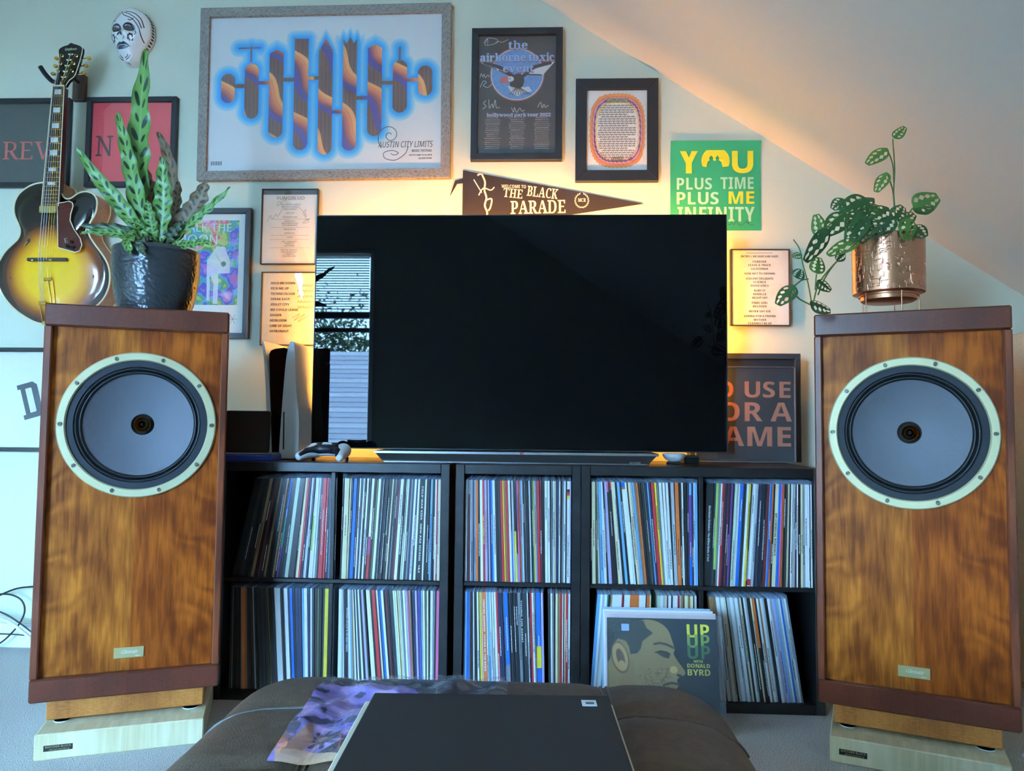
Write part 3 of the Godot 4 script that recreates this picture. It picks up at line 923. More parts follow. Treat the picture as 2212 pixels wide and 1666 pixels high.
func stool_top(x: float, z: float) -> float:
	var e := clampf(stool_edge(x, z), 0.0, 0.25)
	var k := clampf(e / 0.115, 0.0, 1.0)
	var y := 0.335 + 0.082 * sqrt(1.0 - pow(1.0 - k, 2.2)) + 0.012 * clampf(e / 0.25, 0, 1)
	for s in [-0.235, 0.187]:
		y -= 0.010 * exp(-pow((x - s) / 0.022, 2.0)) * clampf(e * 12.0, 0, 1)
	for s in [1.615, 1.835]:
		y -= 0.008 * exp(-pow((z - s) / 0.022, 2.0)) * clampf(e * 12.0, 0, 1)
	return y

func ottoman() -> void:
	M.leather = planar(mat(rgb8(98, 80, 66), 0.45), Vector3(7, 7, 7))
	M.leather.albedo_texture = noise_tex(0.02, [rgb8(196, 190, 186), rgb8(255, 255, 255)], 91, 4, 256)
	M.leather.normal_enabled = true
	M.leather.normal_texture = noise_tex(0.09, [], 92, 3, 512, FastNoiseLite.TYPE_CELLULAR, true, 5.0)
	M.leather.normal_scale = 0.35
	M.piping = mat(rgb8(92, 90, 88), 0.45)
	var o := thing("footstool", "large dark brown leather footstool with stitched seams, in front of the record shelves", "footstool", Vector3(OTX, 0, OTZ))
	var st := S()
	st.set_smooth_group(0)
	var n := 150
	var grid := []
	for i in 34:
		var ring := []
		var inset := 0.30 * pow(i / 33.0, 1.6)
		var hx := 0.43 - inset
		var hz := 0.40 - inset
		var r := maxf(0.13 - inset, 0.012)
		for k in n:
			var a := TAU * k / n
			# walk round the rounded rectangle by angle
			var d := Vector2(cos(a), sin(a))
			var t := minf(hx / maxf(absf(d.x), 1e-5), hz / maxf(absf(d.y), 1e-5))
			var p := d * t
			var q := Vector2(absf(p.x) - (hx - r), absf(p.y) - (hz - r))
			if q.x > 0 and q.y > 0:
				var c := Vector2(signf(p.x) * (hx - r), signf(p.y) * (hz - r))
				p = c + (p - c).normalized() * r
			ring.append(Vector3(p.x, stool_top(p.x + OTX, p.y + OTZ), p.y))
		grid.append(ring)
	var low := []
	for y in [0.0, 0.02, 0.10, 0.25, 0.32]:
		var ring := []
		var bulge := 1.0 + 0.012 * sin(PI * y / 0.34) - (0.02 if y < 0.01 else 0.0)
		for k in n:
			ring.append(Vector3(grid[0][k].x * bulge, y, grid[0][k].z * bulge))
		low.append(ring)
	var rings := low + grid
	for i in rings.size() - 1:
		for k in n:
			var k2 := (k + 1) % n
			var a: Vector3 = rings[i][k]
			var b: Vector3 = rings[i][k2]
			var c: Vector3 = rings[i + 1][k2]
			var d: Vector3 = rings[i + 1][k]
			var out := Vector3(a.x, 0.35, a.z)
			if i < low.size():
				out.y = 0.0
			tri(st, a, b, c, out); tri(st, a, c, d, out)
	var last: Array = rings[-1]
	for k in n:
		tri(st, last[k], last[(k + 1) % n], Vector3(0, stool_top(OTX, OTZ), 0), Vector3.UP)
	obj("upholstery", st, M.leather, o)
	# seams: twin welts lengthwise, single stitched ridges across
	for s in [-0.235, 0.187]:
		for off in [-0.005, 0.005]:
			var pts := []
			for i in 40:
				var z := lerpf(1.412, 2.18, i / 39.0)
				pts.append(Vector3(s + off - OTX, stool_top(s + off, z) + 0.0012, z - OTZ))
			st = S(); tube(st, pts, 0.0028, 6); obj("welt", st, M.leather, o)
	for s in [1.615, 1.835]:
		for part in [[-0.452, -0.245], [0.197, 0.392]]:
			var pts := []
			for i in 30:
				var x := lerpf(part[0], part[1], i / 29.0)
				pts.append(Vector3(x - OTX, stool_top(x, s) + 0.0012, s - OTZ + 0.02 * pow((x - OTX) / 0.43, 2.0)))
			st = S(); tube(st, pts, 0.0034, 6); obj("stitched_ridge", st, M.piping if part[0] < 0 else M.leather, o)
	for q in [[-0.36, -0.33], [0.36, -0.33], [-0.36, 0.33], [0.36, 0.33]]:
		st = S(); box(st, Vector3(q[0], 0.01, q[1]), Vector3(0.05, 0.02, 0.05), 0.003); obj("foot", st, M.matte_black, o)
	# black album box with cream layers under its lid
	var y := 0.424
	o = thing("album_box", "black lidded album box with cream edges lying on the leather footstool", "box", Vector3(0.010, y, 1.865), deg_to_rad(2.0))
	var cream := mat(rgb8(226, 212, 184), 0.7)
	st = S(); box(st, Vector3(-0.002, 0.009, 0.0), Vector3(0.372, 0.018, 0.31), 0.0015); obj("lower_sleeve", st, cream, o)
	st = S(); box(st, Vector3(-0.003, 0.0275, -0.004), Vector3(0.362, 0.018, 0.335), 0.0015); obj("upper_sleeve", st, cream, o)
	st = S(); box(st, Vector3(0, 0.0425, -0.002), Vector3(0.344, 0.011, 0.344), 0.002); obj("lid", st, mat(rgb8(34, 33, 33), 0.62), o)
	var tg := Node3D.new(); tg.name = "price_sticker"; o.add_child(tg); tg.position = Vector3(0.141, 0.0484, -0.142)
	st = S(); box(st, Vector3.ZERO, Vector3(0.021, 0.0006, 0.022)); obj("sticker", st, M.white_plastic, tg)
	st = S(); box(st, Vector3(0.001, 0.0004, 0.001), Vector3(0.012, 0.0004, 0.007)); obj("mark", st, mat(rgb8(90, 96, 106), 0.6), tg)
	# clear outer sleeve with a purple print, half under the box
	o = thing("clear_sleeve", "clear crinkled plastic sleeve with purple print inside, half under the black album box", "record sleeve", Vector3(-0.130, y, 1.66), deg_to_rad(2.0))
	var film := mat(Color(0.80, 0.86, 0.95, 0.10), 0.04)
	film.transparency = BaseMaterial3D.TRANSPARENCY_ALPHA
	var fn := FastNoiseLite.new(); fn.seed = 12; fn.frequency = 4.5; fn.fractal_octaves = 3
	st = S(); st.set_smooth_group(0)
	var pr := S(); pr.set_smooth_group(0)
	var nn := 46
	for i in nn:
		for j in nn:
			var q := []
			var uvs := []
			for e in [[0, 0], [1, 0], [1, 1], [0, 1]]:
				var u := float(i + e[0]) / nn
				var v := float(j + e[1]) / nn
				var x := (u - 0.5) * 0.312
				var z := (v - 0.5) * 0.312
				var top: float = maxf(0.0, stool_top(x - 0.13, z + 1.66) - y)
				var lift := 0.010 * (0.5 + fn.get_noise_2d(x * 3.0, z * 3.0)) + 0.004 * sin(x * 90.0 + z * 40.0) * exp(-pow((v - 0.25) / 0.2, 2.0))
				var fall := minf(0.0, stool_top(x - 0.13, z + 1.66) - y)
				lift *= clampf((0.30 - x) * 6.0, 0.0, 1.0) * clampf((0.9 - v) * 3.0, 0.15, 1.0)
				q.append(Vector3(x, top + fall * 0.6 + 0.004 + maxf(lift, 0.0), z))
				uvs.append(Vector2(u, v))
			fan(st, q, Vector3.UP)
			var d := Vector3(0, -0.0022, 0)
			if uvs[0].x < 0.93 and uvs[0].y > 0.06:
				for e in [0, 1, 2, 0, 2, 3]:
					pr.set_uv(uvs[e]); pr.add_vertex(q[e] + d)
	obj("film", st, film, o)
	var c := Canvas.new(192, 192, rgb8(30, 30, 36))
	var pn := FastNoiseLite.new(); pn.seed = 5; pn.frequency = 0.022; pn.fractal_octaves = 3
	for yy in 192:
		for xx in 192:
			var k := pn.get_noise_2d(xx, yy * 1.3)
			var lim := 62.0 + 55.0 * sin(yy * 0.021)
			if xx < lim and yy > 22:
				c.dot(xx, yy, rgb8(128, 116, 214).lerp(rgb8(196, 160, 226), clampf(0.5 + k * 1.6, 0, 1)))
				if k < -0.28:
					c.dot(xx, yy, rgb8(58, 44, 78))
			elif k > 0.2:
				c.dot(xx, yy, rgb8(60, 62, 70))
	for k in 9:
		c.line([Vector2(34, 150), Vector2(34 + 15 * cos(k * 0.7), 150 + 15 * sin(k * 0.7))], 4.0, rgb8(60, 40, 60))
	c.ellipse(34, 150, 4, 4, rgb8(160, 110, 90))
	c.poly(PackedVector2Array([Vector2(0, 172), Vector2(22, 168), Vector2(58, 184), Vector2(52, 192), Vector2(6, 192)]), rgb8(236, 186, 140))
	c.poly(PackedVector2Array([Vector2(2, 172), Vector2(18, 120), Vector2(26, 150), Vector2(22, 170)]), rgb8(190, 128, 92))
	obj("print", pr, print_mat(c.texture(), 0.35), o)

# ------------------------------------------------------------------ soft joined shapes: smooth minimum of tapered capsules, meshed as surface nets
func blob(st: SurfaceTool, bones: Array, cell: float, soft: float) -> void:
	var lo := Vector3.ONE * 1e9
	var hi := -lo
	for b in bones:
		for e in [[b[0], b[2]], [b[1], b[3]]]:
			lo = lo.min(e[0] - Vector3.ONE * (e[1] + 2.5 * cell)); hi = hi.max(e[0] + Vector3.ONE * (e[1] + 2.5 * cell))
	var n := Vector3i(((hi - lo) / cell).ceil()) + Vector3i.ONE
	var f := PackedFloat32Array(); f.resize(n.x * n.y * n.z)
	for z in n.z:
		for y in n.y:
			for x in n.x:
				var p := lo + Vector3(x, y, z) * cell
				var s := 0.0
				for b in bones:
					var ab: Vector3 = b[1] - b[0]
					var t := clampf((p - b[0]).dot(ab) / maxf(ab.length_squared(), 1e-9), 0, 1)
					s += exp(-(p.distance_to(b[0] + ab * t) - lerpf(b[2], b[3], t)) / soft)
				f[(z * n.y + y) * n.x + x] = -soft * log(maxf(s, 1e-30))
	var at := {}
	st.set_smooth_group(0)
	for z in n.z - 1:
		for y in n.y - 1:
			for x in n.x - 1:
				var sum := Vector3.ZERO
				var cnt := 0
				for e in [[0, 0, 0, 1, 0, 0], [0, 1, 0, 1, 1, 0], [0, 0, 1, 1, 0, 1], [0, 1, 1, 1, 1, 1], [0, 0, 0, 0, 1, 0], [1, 0, 0, 1, 1, 0], [0, 0, 1, 0, 1, 1], [1, 0, 1, 1, 1, 1], [0, 0, 0, 0, 0, 1], [1, 0, 0, 1, 0, 1], [0, 1, 0, 0, 1, 1], [1, 1, 0, 1, 1, 1]]:
					var a := f[((z + e[2]) * n.y + y + e[1]) * n.x + x + e[0]]
					var b := f[((z + e[5]) * n.y + y + e[4]) * n.x + x + e[3]]
					if (a < 0) != (b < 0):
						var t := a / (a - b)
						sum += Vector3(e[0], e[1], e[2]).lerp(Vector3(e[3], e[4], e[5]), t); cnt += 1
				if cnt:
					at[Vector3i(x, y, z)] = lo + (Vector3(x, y, z) + sum / cnt) * cell
	for k in at:
		for ax in 3:
			var d := Vector3i.ZERO; d[ax] = 1
			var u := Vector3i.ZERO; u[(ax + 1) % 3] = 1
			var v := Vector3i.ZERO; v[(ax + 2) % 3] = 1
			var q: Vector3i = k + d
			if q.x >= n.x or q.y >= n.y or q.z >= n.z:
				continue
			var a := f[(k.z * n.y + k.y) * n.x + k.x]
			var b := f[(q.z * n.y + q.y) * n.x + q.x]
			if (a < 0) != (b < 0) and at.has(k - u) and at.has(k - v) and at.has(k - u - v):
				fan(st, [at[k], at[k - u], at[k - u - v], at[k - v]], Vector3(d) * (1.0 if a < 0 else -1.0))

func shelf_top_things() -> void:
	var st := S()
	# game console: black core between two curved white side plates
	var o := thing("game_console", "tall white and black game console standing upright left of the television", "game console", Vector3(-0.80, 0.742, 0.25))
	var ox := 0.80
	var oy := -0.742
	var tr := Transform3D(Basis(), Vector3(ox, oy, 0))
	st = S(); prism(st, v2([-0.852, 1.098, -0.846, 1.110, -0.832, 1.116, -0.800, 1.120, -0.788, 1.116, -0.784, 1.10, -0.799, 0.745, -0.834, 0.745]), -0.13, 0.092, tr, 0.003); obj("core", st, M.glossy_black, o)
	st = S(); prism(st, PackedVector2Array(spline([Vector2(-0.776, 1.132), Vector2(-0.770, 1.139), Vector2(-0.761, 1.134), Vector2(-0.757, 1.10), Vector2(-0.753, 1.03), Vector2(-0.748, 0.964), Vector2(-0.740, 0.905), Vector2(-0.737, 0.85), Vector2(-0.737, 0.765), Vector2(-0.741, 0.752), Vector2(-0.752, 0.748), Vector2(-0.790, 0.747), Vector2(-0.800, 0.751), Vector2(-0.802, 0.765), Vector2(-0.797, 0.90), Vector2(-0.787, 1.073)], 4, true)), -0.13, 0.108, tr, 0.004, true); obj("side_plate", st, M.white_plastic, o)
	st = S(); prism(st, PackedVector2Array(spline([Vector2(-0.873, 1.139), Vector2(-0.866, 1.134), Vector2(-0.856, 1.09), Vector2(-0.847, 0.99), Vector2(-0.838, 0.86), Vector2(-0.833, 0.76), Vector2(-0.836, 0.747), Vector2(-0.842, 0.76), Vector2(-0.850, 0.90), Vector2(-0.862, 1.06)], 4, true)), -0.13, 0.102, tr, 0.002, true); obj("side_plate", st, M.white_plastic, o)
	st = S(); box(st, Vector3(0.012, 0.098, 0.108), Vector3(0.0042, 0.125, 0.002), 0.0005, Basis(Vector3.BACK, 0.015)); obj("disc_slot", st, M.matte_black, o)
	st = S(); box(st, Vector3(-0.018, 0.003, -0.02), Vector3(0.07, 0.006, 0.16), 0.002); obj("base", st, M.black, o)
	# controller lying on the edge of the shelf
	o = thing("game_controller", "white and black game controller resting on the shelf edge below the television", "game controller", Vector3(-0.622, 0.742, 0.405), deg_to_rad(-12))
	st = S()
	blob(st, [[Vector3(-0.040, 0.034, -0.005), Vector3(0.040, 0.034, -0.005), 0.017, 0.017], [Vector3(-0.052, 0.035, -0.004), Vector3(-0.071, 0.017, 0.058), 0.023, 0.0135], [Vector3(0.052, 0.035, -0.004), Vector3(0.071, 0.017, 0.058), 0.023, 0.0135], [Vector3(-0.052, 0.036, -0.012), Vector3(-0.048, 0.036, -0.022), 0.017, 0.015], [Vector3(0.052, 0.036, -0.012), Vector3(0.048, 0.036, -0.022), 0.017, 0.015]], 0.0034, 0.0045)
	obj("shell", st, M.white_plastic, o)
	st = S()
	blob(st, [[Vector3(-0.028, 0.040, 0.006), Vector3(0.028, 0.040, 0.006), 0.015, 0.015], [Vector3(-0.028, 0.041, 0.006), Vector3(-0.054, 0.036, 0.040), 0.014, 0.0075], [Vector3(-0.054, 0.036, 0.040), Vector3(-0.066, 0.022, 0.063), 0.0075, 0.0075], [Vector3(0.028, 0.041, 0.006), Vector3(0.054, 0.036, 0.040), 0.014, 0.0075], [Vector3(0.054, 0.036, 0.040), Vector3(0.066, 0.022, 0.063), 0.0075, 0.0075]], 0.0034, 0.0035)
	obj("inlay", st, mat(rgb8(26, 26, 36), 0.4), o)
	for s in [-1, 1]:
		st = S(); lathe(st, [Vector2(0.0, 0.052), Vector2(0.0065, 0.052), Vector2(0.0065, 0.060), Vector2(0.0095, 0.061), Vector2(0.0095, 0.0645), Vector2(0.0080, 0.066), Vector2(0.0, 0.0645)], 20)
		var k := obj("thumbstick", st, M.black, o); k.position = Vector3(s * 0.027, -0.004, 0.010)
		st = S(); box(st, Vector3(s * 0.060, 0.008, -0.012), Vector3(0.010, 0.016, 0.010), 0.002); obj("trigger", st, M.black, o)
	st = S(); box(st, Vector3(0, 0.0585, 0.0), Vector3(0.046, 0.003, 0.022), 0.001, Basis(Vector3.RIGHT, 0.2)); obj("touch_pad", st, M.white_plastic, o)
	# blue case with a dark tablet standing on it
	o = thing("storage_case", "flat blue case with grey top beside the left loudspeaker", "case", Vector3(-0.892, 0.742, 0.385), deg_to_rad(4))
	st = S(); box(st, Vector3(0, 0.010, 0), Vector3(0.20, 0.020, 0.17), 0.003); obj("case_body", st, mat(rgb8(30, 58, 150), 0.5), o)
	st = S(); box(st, Vector3(0, 0.0225, -0.002), Vector3(0.196, 0.005, 0.164), 0.002); obj("case_lid", st, mat(rgb8(120, 124, 132), 0.5), o)
	o = thing("tablet", "dark slab tablet with rounded corner standing on the blue case", "tablet", Vector3(-0.897, 0.767, 0.400), deg_to_rad(6))
	st = S()
	var rr := PackedVector2Array()
	for q in [[0.066, 0.010, -90.0], [0.066, 0.134, 0.0], [-0.066, 0.134, 90.0], [-0.066, 0.010, 180.0]]:
		for k in 6:
			var a := deg_to_rad(q[2] + 18.0 * k)
			rr.append(Vector2(q[0] + 0.007 * cos(a), q[1] - 0.003 + 0.007 * sin(a)))
	prism(st, rr, -0.012, 0.0, Transform3D(Basis(Vector3.RIGHT, -0.08), Vector3.ZERO), 0.0015); obj("shell", st, mat(rgb8(40, 34, 32), 0.32), o)
	# puck-shaped speaker under the right end of the television
	o = thing("puck_speaker", "small white and black puck speaker under the right end of the television", "speaker", Vector3(0.512, 0.742, 0.31))
	st = S(); lathe(st, [Vector2(0.0, 0.0), Vector2(0.024, 0.0), Vector2(0.026, 0.003), Vector2(0.024, 0.007), Vector2(0.018, 0.010)], 40); obj("foot_ring", st, M.black, o)
	st = S(); lathe(st, [Vector2(0.018, 0.010), Vector2(0.030, 0.017), Vector2(0.037, 0.027), Vector2(0.0385, 0.034), Vector2(0.033, 0.036), Vector2(0.0, 0.0365)], 40); obj("shell", st, M.white_plastic, o)
	o = thing("media_box", "small black media box beside the puck speaker", "media box", Vector3(0.572, 0.742, 0.27))
	st = S(); box(st, Vector3(0, 0.014, 0), Vector3(0.05, 0.028, 0.07), 0.004); obj("shell", st, M.black, o)
	st = S(); box(st, Vector3(0, 0.014, 0.0352), Vector3(0.04, 0.016, 0.001)); obj("front", st, M.glossy_black, o)
	# two frames standing on the shelf behind the television
	var fr := frame("picture_frame", "large dark grey empty frame leaning right of the television behind a lettered one", Vector3(0.804, 0.9385, 0.072), 0.394, 0.391, 0.02, 0.028, mat(rgb8(58, 58, 60), 0.5), mat(rgb8(44, 44, 46), 0.45), false)
	fr = frame("framed_album", "black framed album cover with copper block letters standing right of the television", Vector3(0.790, 0.9125, 0.138), 0.348, 0.338, 0.0035, 0.020, mat(rgb8(120, 122, 124), 0.35, 0.6), mat(rgb8(32, 31, 33), 0.45), true)
	var copper := mat(rgb8(190, 108, 74), 0.55)
	text(fr, "NO USE", Vector3(-0.009, 0.087, 0.0095), 0.057, copper, 0.333)
	text(fr, "FOR A", Vector3(0.000, 0.008, 0.0095), 0.066, copper, 0.315)
	text(fr, "NAME", Vector3(-0.002, -0.079, 0.0095), 0.068, copper, 0.318)
	# album standing face out in front of the shelves, more sleeves behind it
	for q in [[0.0, "pale pink edged album leaning behind the face-out portrait album", rgb8(226, 196, 196), 0.578, 0.006], [1.0, "white edged album leaning against the shelf, second behind the portrait album", rgb8(226, 226, 228), 0.562, 0.004], [2.0, "grey blue album leaning closest to the shelf behind the portrait album", rgb8(170, 182, 200), 0.546, 0.004]]:
		var r := thing("leaning_album", q[1], "record", Vector3(0.424 - q[0] * 0.004, 0.0, q[3] + 0.062), 0.0, "albums leaning behind the portrait album")
		r.rotation.x = -0.2
		st = S(); box(st, Vector3(0, 0.166 + q[0] * 0.003, 0), Vector3(0.322, 0.322, q[4]), 0.001); obj("jacket", st, mat(q[2], 0.4), r)
	var ra := thing("portrait_album", "face-out record album with a man's profile and yellow green lettering, in front of the shelves", "record", Vector3(0.424, 0.0, 0.662))
	ra.rotation.x = -0.2
	st = S(); box(st, Vector3(0, 0.1585, 0), Vector3(0.315, 0.315, 0.005), 0.0008); obj("jacket", st, M.black, ra)
	st = S(); uvquad(st, Vector3(-0.157, 0.002, 0.0028), Vector3(0.157, 0.002, 0.0028), Vector3(0.157, 0.3155, 0.0028), Vector3(-0.157, 0.3155, 0.0028)); obj("cover_print", st, print_mat(profile_print(), 0.35), ra)
	st = S(); box(st, Vector3(0.006, 0.1635, 0.0), Vector3(0.335, 0.327, 0.008)); obj("outer_sleeve", st, M.glass_film, ra)
	for q in [[0.283, rgb8(236, 220, 30)], [0.255, rgb8(128, 156, 46)], [0.225, rgb8(70, 110, 46)]]:
		text(ra, "UP", Vector3(0.102, q[0], 0.0033 + (0.283 - q[0]) * 0.001), 0.036, mat(q[1], 0.5), 0.064)
	var yel := mat(rgb8(216, 198, 76), 0.5)
	text(ra, "WITH", Vector3(0.101, 0.201, 0.0034), 0.0066, yel, 0.026)
	text(ra, "DONALD", Vector3(0.101, 0.189, 0.0034), 0.0105, yel, 0.064)
	text(ra, "BYRD", Vector3(0.101, 0.171, 0.0034), 0.0165, yel, 0.064)
	st = S(); box(st, Vector3(-0.105, 0.290, 0.0042), Vector3(0.022, 0.019, 0.0008)); obj("price_sticker", st, mat(rgb8(160, 178, 214), 0.6), ra)

# a plain profile portrait in browns on black
func profile_print() -> ImageTexture:
	var c := Canvas.new(256, 256, rgb8(14, 18, 16))
	var k := 256.0 / 960.0
	var f := func(a: Array) -> PackedVector2Array:
		var out := PackedVector2Array()
		for i in range(0, a.size(), 2):
			out.append(Vector2((a[i] - 240) * k, (a[i + 1] - 350) * k))
		return out
	var head: PackedVector2Array = PackedVector2Array(spline(Array(f.call([240, 700, 290, 560, 420, 420, 545, 362, 640, 362, 720, 392, 778, 450, 806, 530, 826, 600, 815, 640, 850, 700, 905, 775, 905, 812, 862, 832, 838, 858, 850, 900, 830, 930, 850, 960, 820, 1010, 800, 1080, 720, 1120, 640, 1180, 600, 1310, 240, 1310])), 4))
	c.poly(head, rgb8(176, 138, 78))
	c.poly(f.call([240, 350, 470, 350, 560, 372, 585, 430, 640, 470, 600, 500, 545, 540, 530, 600, 500, 640, 440, 650, 430, 590, 400, 540, 330, 520, 280, 580, 262, 690, 240, 720]), rgb8(50, 48, 34))
	var n := FastNoiseLite.new(); n.seed = 3; n.frequency = 0.16
	for y in 110:
		for x in 115:
			var v := n.get_noise_2d(x, y)
			if v > 0.12 and c.d[(y * 256 + x) * 4] < 60 and c.d[(y * 256 + x) * 4] > 40:
				c.dot(x, y, rgb8(104, 100, 66), v * 1.6)
	var shade := rgb8(116, 84, 46)
	c.poly(f.call([430, 690, 470, 700, 470, 900, 560, 1000, 700, 1060, 640, 1120, 420, 1200, 300, 1000]), rgb8(150, 114, 62))
	for i in 260:
		var p := Vector2(70 + rng.randf() * 75, 110 + rng.randf() * 90)
		c.ellipse(p.x, p.y, 1.2, 1.0, rgb8(120, 92, 50) if i % 2 else rgb8(92, 72, 42))
	c.ellipse(29, 88, 20, 36, rgb8(120, 84, 44), -0.25)
	c.ellipse(29, 87, 17, 32, rgb8(186, 146, 86), -0.25)
	c.ellipse(30, 88, 9, 20, rgb8(112, 76, 40), -0.3)
	c.ellipse(33, 104, 7, 10, rgb8(190, 150, 92), -0.3)
	c.line(Array(f.call([650, 562, 700, 552, 760, 565, 815, 590])), 5.0, rgb8(70, 52, 28))
	c.poly(f.call([660, 630, 700, 616, 750, 622, 790, 640, 770, 680, 720, 668]), rgb8(60, 44, 28))
	c.line(Array(f.call([655, 632, 700, 618, 760, 628])), 2.0, rgb8(34, 26, 18))
	c.ellipse((812 - 240) * k, (772 - 350) * k, 9, 8, rgb8(206, 166, 100))
	c.ellipse((862 - 240) * k, (820 - 350) * k, 7, 3, rgb8(54, 38, 22), 0.3)
	c.line(Array(f.call([760, 770, 740, 830, 700, 880])), 2.5, shade)
	c.line(Array(f.call([720, 900, 790, 880, 850, 890])), 5.0, rgb8(70, 50, 30))
	c.line(Array(f.call([700, 960, 780, 940, 850, 945])), 4.0, rgb8(110, 60, 44))
	return c.texture()

# ------------------------------------------------------------------ frames and prints on the wall
# a frame of w by h round a sheet; the node lies at the middle of the frame's back, things in it face +z
func frame(called: String, label: String, at: Vector3, w: float, h: float, border: float, deep: float, m: Material, sheet: Material, glazed := true, mat_in := 0.0, rails := false) -> Node3D:
	var o := thing(called, label, "picture", at)
	var b := border
	var sets := [[Vector2(-w / 2, -h / 2), Vector2(w / 2, -h / 2), Vector2(w / 2 - b, -h / 2 + b), Vector2(-w / 2 + b, -h / 2 + b)], [Vector2(w / 2, -h / 2), Vector2(w / 2, h / 2), Vector2(w / 2 - b, h / 2 - b), Vector2(w / 2 - b, -h / 2 + b)],
		[Vector2(w / 2, h / 2), Vector2(-w / 2, h / 2), Vector2(-w / 2 + b, h / 2 - b), Vector2(w / 2 - b, h / 2 - b)], [Vector2(-w / 2, h / 2), Vector2(-w / 2, -h / 2), Vector2(-w / 2 + b, -h / 2 + b), Vector2(-w / 2 + b, h / 2 - b)]]
	for i in 4:
		var st := S(); prism(st, PackedVector2Array(sets[i]), 0.0, deep, Transform3D(), minf(0.0012, b * 0.2))
		obj("frame_rail", st, (M.barn if i % 2 == 0 else M.barn_up) if rails else m, o)
	var st2 := S(); box(st2, Vector3(0, 0, deep * 0.2), Vector3(w - b * 1.4, h - b * 1.4, deep * 0.35)); obj("backing", st2, M.matte_black, o)
	var z := deep * 0.45
	st2 = S(); var pw := w / 2 - b - mat_in + 0.001; var ph := h / 2 - b - mat_in + 0.001
	box(st2, Vector3(0, 0, z - 0.0006), Vector3(w - 2 * b + 0.002, h - 2 * b + 0.002, 0.001)); obj("mount", st2, M.paper if mat_in > 0 else sheet, o)
	st2 = S(); uvquad(st2, Vector3(-pw, -ph, z), Vector3(pw, -ph, z), Vector3(pw, ph, z), Vector3(-pw, ph, z)); obj("print", st2, sheet, o)
	if glazed:
		st2 = S(); box(st2, Vector3(0, 0, z + 0.0035), Vector3(w - 2 * b + 0.001, h - 2 * b + 0.001, 0.0012)); obj("pane", st2, M.glass, o)
	return o

